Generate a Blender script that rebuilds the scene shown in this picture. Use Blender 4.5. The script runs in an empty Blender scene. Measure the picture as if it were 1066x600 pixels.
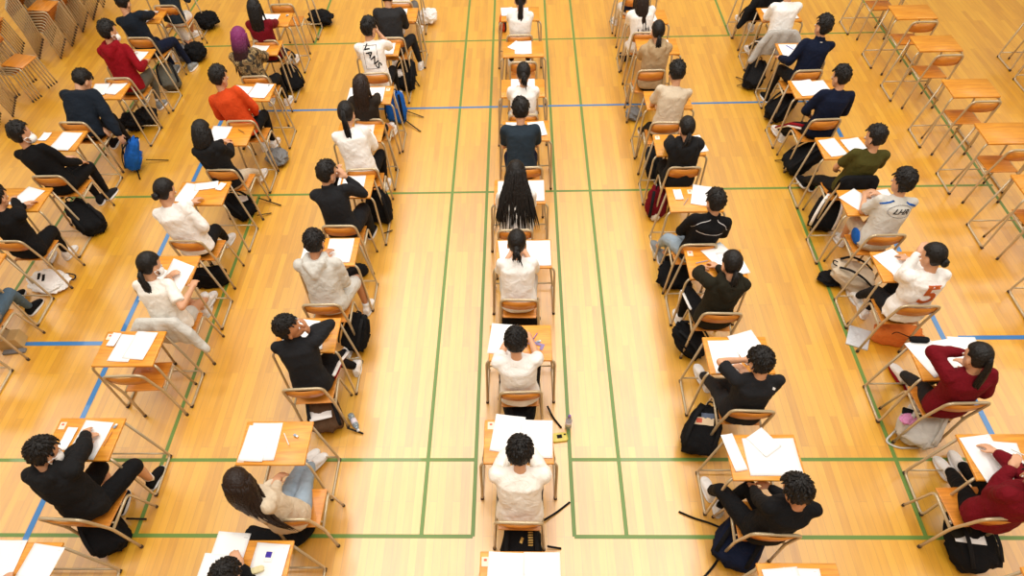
# Examination in a sports hall seen from the gallery
import bpy, bmesh, math, random
from mathutils import Vector, Matrix, noise
C = bpy.context.scene.collection
R = math.radians
rnd = random.Random(7)

# ------------------------------------------------------------------ materials
_M = {}
def mat(name, col, rough=.6, metal=0., bump=0., bscale=60., coat=0., var=0.):
    if name in _M: return _M[name]
    m = bpy.data.materials.new(name); m.use_nodes = True
    nt = m.node_tree; b = nt.nodes['Principled BSDF']
    b.inputs['Base Color'].default_value = (*col, 1)
    b.inputs['Roughness'].default_value = rough
    b.inputs['Metallic'].default_value = metal
    if coat: b.inputs['Coat Weight'].default_value = coat
    if bump or var:
        tc = nt.nodes.new('ShaderNodeTexCoord'); n = nt.nodes.new('ShaderNodeTexNoise')
        n.inputs['Scale'].default_value = bscale; n.inputs['Detail'].default_value = 3
        nt.links.new(tc.outputs['Object'], n.inputs['Vector'])
        if bump:
            bp = nt.nodes.new('ShaderNodeBump'); bp.inputs['Strength'].default_value = bump
            bp.inputs['Distance'].default_value = .02
            nt.links.new(n.outputs['Fac'], bp.inputs['Height']); nt.links.new(bp.outputs['Normal'], b.inputs['Normal'])
        if var:
            r = nt.nodes.new('ShaderNodeValToRGB')
            r.color_ramp.elements[0].position = .35; r.color_ramp.elements[1].position = .65
            r.color_ramp.elements[0].color = (*[c*(1-var) for c in col], 1)
            r.color_ramp.elements[1].color = (*[min(1, c*(1+var)) for c in col], 1)
            nt.links.new(n.outputs['Fac'], r.inputs['Fac']); nt.links.new(r.outputs['Color'], b.inputs['Base Color'])
    _M[name] = m
    return m

def wood_mat(name, dark, light, axis_scale, rough=.35, coat=.3):
    m = bpy.data.materials.new(name); m.use_nodes = True; nt = m.node_tree; b = nt.nodes['Principled BSDF']
    tc = nt.nodes.new('ShaderNodeTexCoord'); mp = nt.nodes.new('ShaderNodeMapping')
    mp.inputs['Scale'].default_value = axis_scale
    oi = nt.nodes.new('ShaderNodeObjectInfo')
    ad = nt.nodes.new('ShaderNodeVectorMath'); ad.operation = 'ADD'
    n = nt.nodes.new('ShaderNodeTexNoise'); n.inputs['Scale'].default_value = 6; n.inputs['Detail'].default_value = 5
    n.inputs['Distortion'].default_value = .4
    r = nt.nodes.new('ShaderNodeValToRGB')
    r.color_ramp.elements[0].position = .35; r.color_ramp.elements[0].color = (*dark, 1)
    r.color_ramp.elements[1].position = .68; r.color_ramp.elements[1].color = (*light, 1)
    L = nt.links.new
    L(tc.outputs['Object'], mp.inputs['Vector']); L(mp.outputs['Vector'], ad.inputs[0]); L(oi.outputs['Location'], ad.inputs[1])
    L(ad.outputs['Vector'], n.inputs['Vector']); L(n.outputs['Fac'], r.inputs['Fac']); L(r.outputs['Color'], b.inputs['Base Color'])
    b.inputs['Roughness'].default_value = rough; b.inputs['Coat Weight'].default_value = coat; b.inputs['Coat Roughness'].default_value = .25
    return m

def camo_mat():
    m = bpy.data.materials.new('camouflage_cloth'); m.use_nodes = True; nt = m.node_tree; b = nt.nodes['Principled BSDF']
    tc = nt.nodes.new('ShaderNodeTexCoord'); n = nt.nodes.new('ShaderNodeTexNoise')
    n.inputs['Scale'].default_value = 14; n.inputs['Detail'].default_value = 2; n.inputs['Distortion'].default_value = .8
    r = nt.nodes.new('ShaderNodeValToRGB'); r.color_ramp.interpolation = 'CONSTANT'
    e = r.color_ramp.elements; e[0].position = 0; e[0].color = (.025, .018, .010, 1); e[1].position = .44; e[1].color = (.13, .085, .03, 1)
    x = e.new(.50); x.color = (.34, .23, .10, 1); x = e.new(.56); x.color = (.06, .055, .02, 1); x = e.new(.61); x.color = (.20, .12, .05, 1)
    nt.links.new(tc.outputs['Object'], n.inputs['Vector']); nt.links.new(n.outputs['Fac'], r.inputs['Fac']); nt.links.new(r.outputs['Color'], b.inputs['Base Color'])
    b.inputs['Roughness'].default_value = .8
    return m

WOOD_TOP = wood_mat('varnished_desk_wood', (.60, .225, .016), (.80, .35, .032), (.7, 7, 2))
WOOD_SEAT = wood_mat('varnished_chair_wood', (.52, .175, .016), (.70, .27, .032), (.7, 7, 2))
TUBE = mat('ivory_painted_tube', (.50, .40, .25), .30, .30, coat=.3)
CAP = mat('dark_rubber_cap', (.05, .03, .02), .7)
PAPER = mat('white_paper', (.88, .88, .88), .8)
PRINT = mat('grey_print', (.62, .62, .64), .8)
SKIN = mat('skin', (.62, .33, .19), .5, var=.05, bscale=8)
SKIN_TAN = mat('tanned_skin', (.50, .23, .115), .5, var=.05, bscale=8)
EYEW = mat('eye_white', (.8, .78, .75), .3)
LIP = mat('lip', (.45, .14, .11), .5)
BLACKP = mat('black_plastic', (.015, .015, .018), .35)
WHITEP = mat('white_plastic', (.8, .8, .8), .4)

def cloth(name, col):
    k = 'cloth_' + name
    if k in _M: return _M[k]
    m = mat(k, col, .9, bump=.55, bscale=10, var=.04)
    nt = m.node_tree; nt.nodes['Principled BSDF'].inputs['Specular IOR Level'].default_value = .18
    for n in nt.nodes:
        if n.type == 'TEX_NOISE': n.inputs['Distortion'].default_value = 1.6; n.inputs['Detail'].default_value = 4
        if n.type == 'BUMP': n.inputs['Distance'].default_value = .03
    return m
CL = dict(
 black=(.006, .006, .007), softblack=(.010, .010, .011), olive_black=(.016, .014, .008), navy=(.005, .009, .027), navyjacket=(.008, .013, .022), slate=(.020, .032, .046),
 white=(.86, .85, .83), offwhite=(.86, .83, .77), lightgrey=(.60, .59, .55), grey=(.20, .20, .20), beige=(.60, .50, .37), tan=(.42, .30, .17),
 red=(.25, .004, .010), maroon=(.15, .004, .010), orange=(.62, .065, .012), olive=(.065, .058, .012), brownblack=(.022, .016, .012),
 darkgrey=(.024, .024, .026), greygreen=(.12, .115, .09), jeans=(.085, .14, .20), lightjeans=(.30, .38, .46), blue=(.010, .10, .42), purple=(.16, .03, .14),
 charcoal=(.014, .0145, .017), brown=(.10, .055, .03), shoewhite=(.82, .80, .78), shoegrey=(.25, .27, .28))
def cm(n):
    if n == 'camo':
        if 'camo' not in _M: _M['camo'] = camo_mat()
        return _M['camo']
    return cloth(n, CL[n])
def hairmat(name, col):
    if 'hair_'+name in _M: return _M['hair_'+name]
    m = mat('hair_' + name, col, .48, bump=.5, bscale=60)
    m.node_tree.nodes['Principled BSDF'].inputs['Specular IOR Level'].default_value = .30
    if name == 'purple':       # dyed crown over grown-out dark ends
        nt = m.node_tree; tc = nt.nodes.new('ShaderNodeTexCoord'); sp = nt.nodes.new('ShaderNodeSeparateXYZ'); r = nt.nodes.new('ShaderNodeValToRGB')
        nt.links.new(tc.outputs['Object'], sp.inputs[0]); nt.links.new(sp.outputs['Z'], r.inputs['Fac']); nt.links.new(r.outputs['Color'], nt.nodes['Principled BSDF'].inputs['Base Color'])
        r.color_ramp.elements[0].position = 0; r.color_ramp.elements[0].color = (.030, .008, .010, 1); r.color_ramp.elements[1].position = 1; r.color_ramp.elements[1].color = (.20, .02, .12, 1)
        mp = nt.nodes.new('ShaderNodeMapRange'); mp.inputs['From Min'].default_value = 1.02; mp.inputs['From Max'].default_value = 1.20
        nt.links.new(sp.outputs['Z'], mp.inputs['Value']); nt.links.new(mp.outputs['Result'], r.inputs['Fac'])
    return m
HAIR = dict(black=(.006, .0045, .004), brown=(.016, .007, .004), purple=(.16, .015, .10), grey=(.02, .018, .016))

# ------------------------------------------------------------------ mesh helpers
def link(name, me, m, parent=None):
    o = bpy.data.objects.new(name, me); C.objects.link(o)
    if m: me.materials.append(m)
    if parent: o.parent = parent
    return o
def obj(name, bm, m, parent=None, smooth=True):
    bmesh.ops.recalc_face_normals(bm, faces=bm.faces)
    me = bpy.data.meshes.new(name); bm.to_mesh(me); bm.free()
    if smooth: me.shade_smooth()
    return link(name, me, m, parent)
def thing(name, label, cat, loc=(0, 0, 0), rz=0, group=None):
    o = bpy.data.objects.new(name, None); C.objects.link(o); o.empty_display_size = .1
    o.location = loc; o.rotation_euler = (0, 0, rz); o['label'] = label; o['category'] = cat
    if group: o['group'] = group
    return o
def tag(o, label, cat, group=None):
    o['label'] = label; o['category'] = cat
    if group: o['group'] = group
    return o
def dup(root, loc, rz, label, group=None, rot=None):
    r = root.copy(); C.objects.link(r); r.location = loc
    r.rotation_euler = rot if rot else (0, 0, rz)
    r['label'] = label
    if group: r['group'] = group
    for ch in root.children:
        c = ch.copy(); C.objects.link(c); c.parent = r
        for g in ch.children:
            d = g.copy(); C.objects.link(d); d.parent = c
    return r

def box(bm, c, s, M=None, bev=0., seg=2):
    g = bmesh.ops.create_cube(bm, size=1)
    vs = g['verts']
    T = Matrix.Translation(c) @ (M.to_4x4() if M else Matrix.Identity(4)) @ Matrix.Diagonal((*s, 1))
    bmesh.ops.transform(bm, matrix=T, verts=vs)
    if bev:
        es = list({e for v in vs for e in v.link_edges})
        bmesh.ops.bevel(bm, geom=es, offset=bev, segments=seg, profile=.5, affect='EDGES')
def ellipsoid(bm, c, r, M=None, sub=3):
    g = bmesh.ops.create_icosphere(bm, subdivisions=sub, radius=1)
    T = Matrix.Translation(c) @ (M.to_4x4() if M else Matrix.Identity(4)) @ Matrix.Diagonal((*r, 1))
    bmesh.ops.transform(bm, matrix=T, verts=g['verts'])
    return g['verts']
def frame_of(d, up=Vector((0, 0, 1))):
    z = d.normalized(); x = up.cross(z)
    if x.length < 1e-4: x = Vector((1, 0, 0)).cross(z)
    x.normalize(); y = z.cross(x)
    return Matrix((x, y, z)).transposed()
def cone(bm, a, b, ra, rb, n=12):
    a = Vector(a); b = Vector(b); d = b - a
    if d.length < 1e-5: return
    M = frame_of(d)
    va = []; vb = []
    for i in range(n):
        t = 2*math.pi*i/n; o = M @ Vector((math.cos(t), math.sin(t), 0))
        va.append(bm.verts.new(a + o*ra)); vb.append(bm.verts.new(b + o*rb))
    for i in range(n):
        j = (i+1) % n; bm.faces.new((va[i], va[j], vb[j], vb[i]))
    bm.faces.new(list(reversed(va))); bm.faces.new(vb)
def limb(bm, pr, n=12):
    """chain of tapered capsules; pr = [(point, radius), ...]"""
    for (a, ra), (b, rb) in zip(pr, pr[1:]): cone(bm, a, b, ra, rb, n)
    for p, r in pr: ellipsoid(bm, p, (r, r, r), sub=2)
def smoothpath(pts, rad=.05, seg=5):
    """round the corners of a polyline"""
    pts = [Vector(p) for p in pts]; out = [pts[0]]
    for i in range(1, len(pts)-1):
        a, p, b = pts[i-1], pts[i], pts[i+1]
        r = min(rad, (a-p).length*.48, (b-p).length*.48)
        s = p + (a-p).normalized()*r; e = p + (b-p).normalized()*r
        for k in range(seg+1):
            t = k/seg; out.append(s*(1-t)**2 + p*2*t*(1-t) + e*t*t)
    out.append(pts[-1]); return out
def tube(bm, pts, r, n=8, flat=None, radii=None):
    """one continuous tube along a polyline; flat=(a,b) gives an oval/flat strap"""
    pts = [Vector(p) for p in pts]; rings = []; prev = None
    for i, p in enumerate(pts):
        if i == 0: d = pts[1]-p
        elif i == len(pts)-1: d = p-pts[i-1]
        else: d = (pts[i+1]-p).normalized() + (p-pts[i-1]).normalized()
        d.normalize()
        if prev is None: M = frame_of(d)
        else:
            x = prev.col[0] - d*prev.col[0].dot(d); x.normalize(); M = Matrix((x, d.cross(x), d)).transposed()
        prev = M; rr = radii[i] if radii else r
        ax, ay = (flat if flat else (1, 1))
        rings.append([bm.verts.new(p + M @ Vector((math.cos(2*math.pi*k/n)*rr*ax, math.sin(2*math.pi*k/n)*rr*ay, 0))) for k in range(n)])
    for A, B in zip(rings, rings[1:]):
        for k in range(n):
            j = (k+1) % n; bm.faces.new((A[k], A[j], B[j], B[k]))
    bm.faces.new(list(reversed(rings[0]))); bm.faces.new(rings[-1])
def loft(bm, secs, n=28, power=2.3):
    """secs: (centre, right, fwd, halfwidth, halfdepth)"""
    rings = []
    for c, x, y, w, d in secs:
        ring = []
        for k in range(n):
            t = 2*math.pi*k/n; cs, sn = math.cos(t), math.sin(t)
            q = (abs(cs)**power + abs(sn)**power)**(-1/power)
            ring.append(bm.verts.new(c + x*(cs*q*w) + y*(sn*q*d)))
        rings.append(ring)
    for A, B in zip(rings, rings[1:]):
        for k in range(n):
            j = (k+1) % n; bm.faces.new((A[k], A[j], B[j], B[k]))
    bm.faces.new(list(reversed(rings[0]))); bm.faces.new(rings[-1])
_tex = {}
def clouds(scale):
    if scale not in _tex:
        t = bpy.data.textures.new('wrinkle', 'CLOUDS'); t.noise_scale = scale; t.noise_depth = 2; _tex[scale] = t
    return _tex[scale]
def fuse(o, voxel, smooth=4, wrinkle=0., wscale=.09):
    m = o.modifiers.new('fuse', 'REMESH'); m.mode = 'VOXEL'; m.voxel_size = voxel; m.use_smooth_shade = True
    if smooth:
        s = o.modifiers.new('soften', 'SMOOTH'); s.factor = .5; s.iterations = smooth
    if wrinkle:
        wscale *= 1.6
        d = o.modifiers.new('wrinkle', 'DISPLACE'); d.texture = clouds(wscale); d.strength = wrinkle; d.mid_level = .5
        d.texture_coords = 'GLOBAL'
def bake_all():
    """turn every modifier stack into plain mesh"""
    dg = bpy.context.evaluated_depsgraph_get()
    todo = [o for o in bpy.data.objects if o.type == 'MESH' and o.modifiers]
    res = [(o, bpy.data.meshes.new_from_object(o.evaluated_get(dg), preserve_all_data_layers=False, depsgraph=dg)) for o in todo]
    for o, me in res:
        mats = [s.material for s in o.material_slots]
        o.modifiers.clear(); o.data = me
        me.materials.clear()
        for m_ in mats: me.materials.append(m_)
        me.shade_smooth()

# ------------------------------------------------------------------ desk and chair
DW, DD, DH = .58, .42, .70      # desktop width, depth, height
def make_desk():
    t = thing('school_desk', 'desk', 'desk')
    # origin: floor under the centre of the desktop
    bm = bmesh.new(); box(bm, (0, 0, DH-.011), (DW, DD, .022), bev=.006); obj('desktop', bm, WOOD_TOP, t)
    for yy in (-DD/2+.05, DD/2-.05):
        bm = bmesh.new(); tube(bm, [(-.235, yy, DH-.032), (.235, yy, DH-.032)], .009, 8); obj('support_bar', bm, TUBE, t)
    hw = .335; yf, yn = DD/2-.015, -DD/2-.02
    for s in (-1, 1):
        bm = bmesh.new()
        pts = smoothpath([(s*.20, yn+.10, DH-.033), (s*(hw-.02), yn+.035, DH-.035), (s*hw, yn, .014), (s*hw, yf, .014), (s*(DW/2-.03), yf-.01, DH-.024)], .055, 5)
        tube(bm, pts, .0125, 8); lg = obj('leg', bm, TUBE, t)
        for y in (yn+.012, yf-.012):
            bm = bmesh.new(); cone(bm, (s*hw, y-.016, .013), (s*hw, y+.016, .013), .0155, .0155, 10); obj('foot_cap', bm, CAP, lg)
    bm = bmesh.new(); tube(bm, [(-hw+.005, yf-.01, .07), (hw-.005, yf-.01, .07)], .009, 8)
    obj('crossbar', bm, TUBE, t)
    return t
def make_chair():
    t = thing('school_chair', 'chair', 'chair')
    # origin: floor below the top rail of the back; faces +Y
    bm = bmesh.new()
    tube(bm, smoothpath([(-.215, .045, .008), (-.195, .055, .42), (-.180, .0, .765), (.180, .0, .765), (.195, .055, .42), (.215, .045, .008)], .060, 6), .0135, 10)
    fr = obj('back_frame', bm, TUBE, t)
    for s in (-1, 1): bm = bmesh.new(); cone(bm, (s*.215, .045, 0), (s*.2145, .0452, .03), .0160, .0160, 10); obj('foot_cap', bm, CAP, fr)
    bm = bmesh.new()       # curved backrest board
    rows = []
    for th in (0, .012):
        for zz in (0, 1):
            row = []
            for i in range(13):
                u = i/12*2-1; z = (.745, .625)[zz]; y0 = (.006, .027)[zz]
                row.append(bm.verts.new((u*.176, y0 - .030*(1-u*u) + th, z - (0.012*abs(u)**6 if zz == 0 else -.012*abs(u)**6))))
            rows.append(row)
    a, b, c, d = rows
    for i in range(12):
        for p, q in ((a, b), (b, d), (d, c), (c, a)): bm.faces.new((p[i], p[i+1], q[i+1], q[i]))
    for i in (0, 12): bm.faces.new((a[i], b[i], d[i], c[i]))
    obj('backrest', bm, WOOD_SEAT, t)
    bm = bmesh.new(); box(bm, (0, .235, .425), (.37, .35, .013), bev=.005)
    for v in bm.verts:
        x, y = v.co.x, v.co.y-.235
        v.co.z += -.012*(1-(x/.185)**2) + .010*(y/.175)**2 - (.02 if y > .15 else 0)
        if abs(y) > .15: v.co.x *= .93
    obj('seat', bm, WOOD_SEAT, t)
    for s in (-1, 1):
        bm = bmesh.new()
        tube(bm, smoothpath([(s*.193, .060, .405), (s*.186, .375, .412), (s*.205, .425, .008)], .05, 5), .012, 8)
        lg = obj('leg', bm, TUBE, t)
        bm = bmesh.new(); cone(bm, (s*.205, .425, 0), (s*.2045, .424, .03), .0135, .0135, 10); obj('foot_cap', bm, CAP, lg)
    bm = bmesh.new(); tube(bm, [(-.19, .12, .402), (.19, .12, .402)], .008, 6)
    obj('crossbar', bm, TUBE, t)
    return t
_desk = [None]; _chair = [None]
def put_desk(x, yfar, label, rz=0):
    loc = (x, yfar-DD/2, 0); g = 'examination desks in the hall'
    if _desk[0] is None:
        _desk[0] = make_desk(); o = _desk[0]; o.location = loc; o.rotation_euler = (0, 0, rz); o['label'] = label; o['group'] = g; return o
    return dup(_desk[0], loc, rz, label, g)
def put_chair(x, y, label, rz=0, z=0, group='examination chairs in the hall', rot=None):
    if _chair[0] is None:
        _chair[0] = make_chair(); o = _chair[0]; o.location = (x, y, z); o.rotation_euler = rot or (0, 0, rz); o['label'] = label; o['group'] = group; return o
    return dup(_chair[0], (x, y, z), rz, label, group, rot)

# ------------------------------------------------------------------ people
def ik(a, c, l1, l2, hint):
    a = Vector(a); c = Vector(c); d = c-a; L = d.length
    if L > (l1+l2)*.995: c = a + d.normalized()*(l1+l2)*.995; d = c-a; L = d.length
    x = (l1*l1 - l2*l2 + L*L)/(2*L); h = math.sqrt(max(0, l1*l1-x*x))
    n = d.normalized(); hv = Vector(hint); hv = hv - n*hv.dot(n)
    if hv.length < 1e-4: hv = Vector((0, 0, 1)) - n*n.z
    return a + n*x + hv.normalized()*h, c
def hand(bm, wrist, d, palm, side, curl=.5, spread=1.):
    """palm = unit vector the palm faces; side=+1 right hand (thumb to the left)"""
    d = d.normalized(); palm = (palm - d*palm.dot(d)).normalized()
    across = d.cross(palm)*side          # towards the little finger
    if side < 0: pass
    W = lambda u, v, w: wrist + d*u + across*v + palm*w
    limb(bm, [(wrist, .024), (W(.03, 0, 0), .026)], 10)
    M = Matrix((across, palm, d)).transposed()
    ellipsoid(bm, W(.05, .0, .002), (.039, .016, .046), M, 2)
    for k, (v, L) in enumerate(((-.031, .066), (-.0105, .075), (.0105, .070), (.031, .054))):
        c1 = curl*.7; c2 = curl*1.7
        p0 = W(.075, v*.85, 0); f1 = (d*math.cos(c1) + palm*math.sin(c1) + across*v*spread*2.2).normalized()
        f2 = (d*math.cos(c2) + palm*math.sin(c2) + across*v*spread*2.0).normalized()
        p1 = p0 + f1*L*.62; p2 = p1 + f2*L*.5
        limb(bm, [(p0, .0098), (p1, .0088), (p2, .0072)], 8)
    t0 = W(.022, -.026, .004); t1 = t0 + (d*.6 - across*.75 + palm*.25).normalized()*.036; t2 = t1 + (d*.9 - across*.15 + palm*.3).normalized()*.030
    limb(bm, [(t0, .013), (t1, .0105), (t2, .0085)], 8)

def smoothstep(a, b, x):
    t = max(0, min(1, (x-a)/(b-a))); return t*t*(3-2*t)

def make_hair(style, M, hc, seed, mt, root, S):
    """M head rotation, hc head centre"""
    bm = bmesh.new()
    g = bmesh.ops.create_icosphere(bm, subdivisions=5, radius=1)
    long_ = style in ('long', 'bob')
    off = Vector((seed*3.1, seed*1.7, seed*.9))
    crown = Vector((rnd.uniform(-.2, .2), -.35, .92)).normalized()
    for v in bm.verts:
        n = v.co.normalized()
        # coverage
        hairline = .42 + (.12 if style in ('short', 'curly', 'messy') else .05)
        face = smoothstep(.15, .45, n.y) * smoothstep(hairline+.08, hairline-.10, n.z)
        ears = smoothstep(.25, -.15, n.z) * smoothstep(-.35, .05, n.y) * (0 if long_ else 1)
        nape = smoothstep(-.74, -.90, n.z) if not long_ else smoothstep(-.85, -.97, n.z)
        front = smoothstep(.25, .75, -n.z) * smoothstep(-.2, .2, n.y)
        cut = max(face, ears, nape, front)
        amp = dict(short=.010, messy=.022, curly=.026, long=.007, bob=.008, pony=.006, bun=.006, lowbun=.006, lowpony=.006)[style]
        # locks that radiate from the crown
        ang = math.atan2(*(n - crown*n.dot(crown)).xy) if (n - crown*n.dot(crown)).length > .01 else 0
        lock = math.sin(ang*17 + 5*noise.noise(n*2+off)) * .5 + noise.noise(Vector((ang*5, n.dot(crown)*2, seed)))
        f = 1.02 + amp*6*(noise.noise(n*3.0+off)*.5) + amp*1.6*lock
        if style in ('curly',): f += .13*abs(noise.noise(n*9+off))
        if style in ('messy',): f += .09*noise.noise(n*6+off)
        thick = .090, .108, .112
        if style in ('pony', 'bun', 'lowbun', 'lowpony'): thick = .085, .103, .106
        p = Vector((n.x*thick[0], n.y*thick[1], n.z*thick[2]))*f
        if long_ and n.z < 0: p.x *= 1+.10*(-n.z); p.z *= 1.12
        inner = Vector((n.x*.066, n.y*.080, n.z*.085))
        p = p.lerp(inner, cut)
        v.co = p + Vector((0, -.008, .026))
    def T(p): return hc + M @ (Vector(p)*S)
    for v in bm.verts: v.co = T(v.co)
    return bm, T

def strands(bm, starts, waypts, r0, n=6, jitter=.01, seed=0):
    rr = random.Random(seed)
    for s in starts:
        pass

def person(P):
    """P: dict(loc, yaw, lean, side, head=(pitch,yaw,roll), hl, hr, fl, fr, ...) everything in the sitter's own frame"""
    g = P.get
    x, y = P['loc']; near = y < 2.4
    root = thing('person', P['label'], 'person', (x, y, 0), R(g('yaw', 0)), 'students sitting the examination')
    S = g('size', 1.)
    fem = g('slim', False)
    top = cm(P['top']); bot = cm(P['bottom']); skin = SKIN_TAN if g('tan') else SKIN
    pel = Vector((0, 0, .515)); lean, side = R(P['lean']), R(g('side', 0)); tw = R(g('twist', 0))
    def up(k): 
        return (Matrix.Rotation(side*k, 3, 'Y') @ Matrix.Rotation(-lean*k, 3, 'X')) @ Vector((0, 0, 1))
    waist = pel + up(.65)*.19*S; chest = waist + up(1.05)*.19*S; nb = chest + up(1.3)*.135*S
    u = (nb-chest).normalized()
    def fr(uu, t):
        r_ = Matrix.Rotation(t, 3, uu) @ Vector((1, 0, 0)); r_ = (r_ - uu*r_.dot(uu)).normalized(); return r_, uu.cross(r_)
    rP, fP = fr((waist-pel).normalized(), 0); rW, fW = fr((chest-waist).normalized(), tw*.5); rC, fC = fr(u, tw)
    sw = (.158 if fem else .178)*S
    shL = nb - u*.045 - rC*sw; shR = nb - u*.045 + rC*sw
    # arms
    hr = Vector(g('hr', (.075, .46, .755))); hl = Vector(g('hl', (-.085, .45, .755)))
    eR, wR = ik(shR, hr, .27*S, .245*S, g('er', (.42, -.5, -.8))); eL, wL = ik(shL, hl, .27*S, .245*S, g('el', (-.42, -.5, -.8)))
    # legs
    hipR = pel + rP*.092; hipL = pel - rP*.092
    fR = Vector(g('fr', (.13, .50, 0))); fL = Vector(g('fl', (-.13, .50, 0)))
    kR, aR = ik(hipR, fR+Vector((0, 0, .085)), .42*S, .405*S, g('kr', (.15, .7, .7))); kL, aL = ik(hipL, fL+Vector((0, 0, .085)), .42*S, .405*S, g('kl', (-.15, .7, .7)))
    # head
    hp, hy, hroll = [R(a) for a in g('head', (25, 0, 0))]
    neck_top = nb + (u*.6 + Vector((0, 0, .4)) + fC*.15).normalized()*.058*S
    HM = Matrix.Rotation(hy, 3, 'Z') @ Matrix.Rotation(-hp, 3, 'X') @ Matrix.Rotation(hroll, 3, 'Y')
    hc = neck_top + HM @ Vector((0, .018, .085))*S
    # ---------------- body: one continuous surface
    bm = bmesh.new()
    loft(bm, [(pel-u*.05, rP, fP, .13, .085), (pel+up(.4)*.05, rP, fP, .135, .09), (waist, rW, fW, .11*S, .078), (chest-u*.02, rC, fC, .13*S, .09), (chest+u*.06, rC, fC, .135*S, .088), (nb-u*.045, rC, fC, .09*S, .05), (nb, rC, fC, .05, .05)], 20)
    for s_, e_, w_ in ((shR, eR, wR), (shL, eL, wL)):
        limb(bm, [(nb-u*.06, .038), (s_-u*.018, .035), (s_.lerp(e_, .45), .036), (e_, .033), (e_.lerp(w_, .35), .034), (w_, .0235)])
    for h_, k_, a_ in ((hipR, kR, aR), (hipL, kL, aL)):
        limb(bm, [(h_, .078), (h_.lerp(k_, .5), .067), (k_, .050), (k_.lerp(a_, .35), .050), (a_.lerp(k_, .12), .033)])
    for a_, f_ in ((aR, fR), (aL, fL)):
        fd = Vector((g('toe', 0), 1, 0)).normalized()
        limb(bm, [(a_ , .034), (a_ - Vector((0, 0, .045)) - fd*.02, .028), (a_ + fd*.12 - Vector((0, 0, .062)), .020)])
    limb(bm, [(nb-u*.03, .052*S), (neck_top+Vector((0, 0, .02)), .047*S)])
    S0 = S; S = S*1.11
    HT = lambda p: hc + HM @ (Vector(p)*S)
    ellipsoid(bm, HT((0, -.008, .022)), (.077*S, .095*S, .096*S), HM)
    ellipsoid(bm, HT((0, .018, -.045)), (.060*S, .068*S, .066*S), HM)
    ellipsoid(bm, HT((0, .055, -.083)), (.030*S, .026*S, .022*S), HM, 2)
    limb(bm, [(HT((0, .086, .012)), .009), (HT((0, .106, -.024)), .0125)], 8)
    for s in (-1, 1): ellipsoid(bm, HT((s*.079, -.004, -.018)), (.011, .020, .032), HM, 2)
    palmR = Vector(g('pr', (-.15, .1, -1))).normalized(); palmL = Vector(g('pl', (.15, .1, -1))).normalized()
    dR = Vector(g('dr')) if g('dr') else ((wR-eR).normalized() + Vector((-.2, .2, -.05))); dL = Vector(g('dl')) if g('dl') else ((wL-eL).normalized() + Vector((.2, .2, -.05)))
    hand(bm, wR, dR, palmR, -1, g('cr', .55)); hand(bm, wL, dL, palmL, 1, g('cl', .45))
    body = obj('body', bm, skin, root); fuse(body, .0085 if near else .0105, 2)
    # face details
    for s in (-1, 1):
        bm = bmesh.new(); ellipsoid(bm, HT((s*.031, .083, .004)), (.0125, .007, .0065), HM, 2); e = obj('eye', bm, EYEW, root)
        bm = bmesh.new(); ellipsoid(bm, HT((s*.031, .0895, .004)), (.0055, .003, .0055), HM, 2); obj('pupil', bm, BLACKP, e)
    bm = bmesh.new(); ellipsoid(bm, HT((0, .087, -.056)), (.020, .006, .006), HM, 2); obj('lips', bm, LIP, root)
    if g('mask'):
        bm = bmesh.new(); vs = ellipsoid(bm, HT((0, .045, -.052)), (.072*S, .072*S, .050*S), HM, 3)
        Hinv = HM.transposed()
        bmesh.ops.delete(bm, geom=[v for v in vs if (Hinv @ (v.co-hc)).y < .03], context='VERTS')
        for s in (-1, 1):
            tube(bm, [HT((s*.064, .045, -.03)), HT((s*.083, .012, -.008)), HT((s*.086, -.022, -.02)), HT((s*.078, .0, -.05)), HT((s*.06, .04, -.075))], .0022, 5)
        o = obj('face_mask', bm, PAPER, root); sd = o.modifiers.new('thick', 'SOLIDIFY'); sd.thickness = .003; sd.offset = 1
    # ---------------- hair
    style = g('hair', 'short'); hm = hairmat(g('haircol', 'black'), HAIR[g('haircol', 'black')]); seed = int(x*31+y*17) % 97
    bm, T = make_hair(style, HM, hc, seed, hm, root, S)
    rr = random.Random(seed)
    back = -fC; tie = None
    def lock_path(a, b, c_, d_, r, tip=.15, n=9, amp=.006):
        pts = []; 
        for i in range(n):
            t = i/(n-1); p = a*(1-t)**3 + b*3*t*(1-t)**2 + c_*3*t*t*(1-t) + d_*t**3
            pts.append(p + Vector((rr.uniform(-1, 1), rr.uniform(-1, 1), 0))*amp*min(1, t*3))
        return pts, [r*(.8+.4*math.sin(math.pi*min(1, (i/(n-1))*1.1)))*(1 if i < n-1 else tip)*(1-.45*(i/(n-1))**2) for i in range(n)]
    L = g('hairlen', .35)
    if style in ('pony', 'lowpony'):
        hz = .045 if style == 'pony' else -.035
        a = T((0, -.098 if style == 'pony' else -.088, hz)); tie = a
        sidev = rC*g('ponyside', 0)
        bdir = (back*.45 + Vector((0, 0, .05))).normalized()
        end = nb + back*.095 - u*(L-.06) + sidev
        for i in range(26):
            o = Vector((rr.uniform(-1, 1), rr.uniform(-.6, .6), rr.uniform(-1, 1)))
            aa = a + o*.010; m1 = a + back*.075 + o*.018 - u*.02; m2 = nb + back*.105 + o*.035 - u*L*.35 + sidev*.7; e2 = end + o*.028 - u*rr.uniform(-.06, .03)
            pts, rd = lock_path(aa, m1, m2, e2, .0105); tube(bm, pts, .01, 6, radii=rd)
    elif style in ('bun', 'lowbun'):
        a = T((0, -.115, .06)) if style == 'bun' else T((0, -.108, -.03)); tie = T((0, -.095, .055)) if style == 'bun' else T((0, -.09, -.028))
        vs = ellipsoid(bm, a, (.040, .036, .038), HM, 4)
        for v in vs: 
            d_ = v.co-a; v.co = a + d_*(1+.22*noise.noise(d_*45+Vector((seed, 0, 0))))
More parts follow.
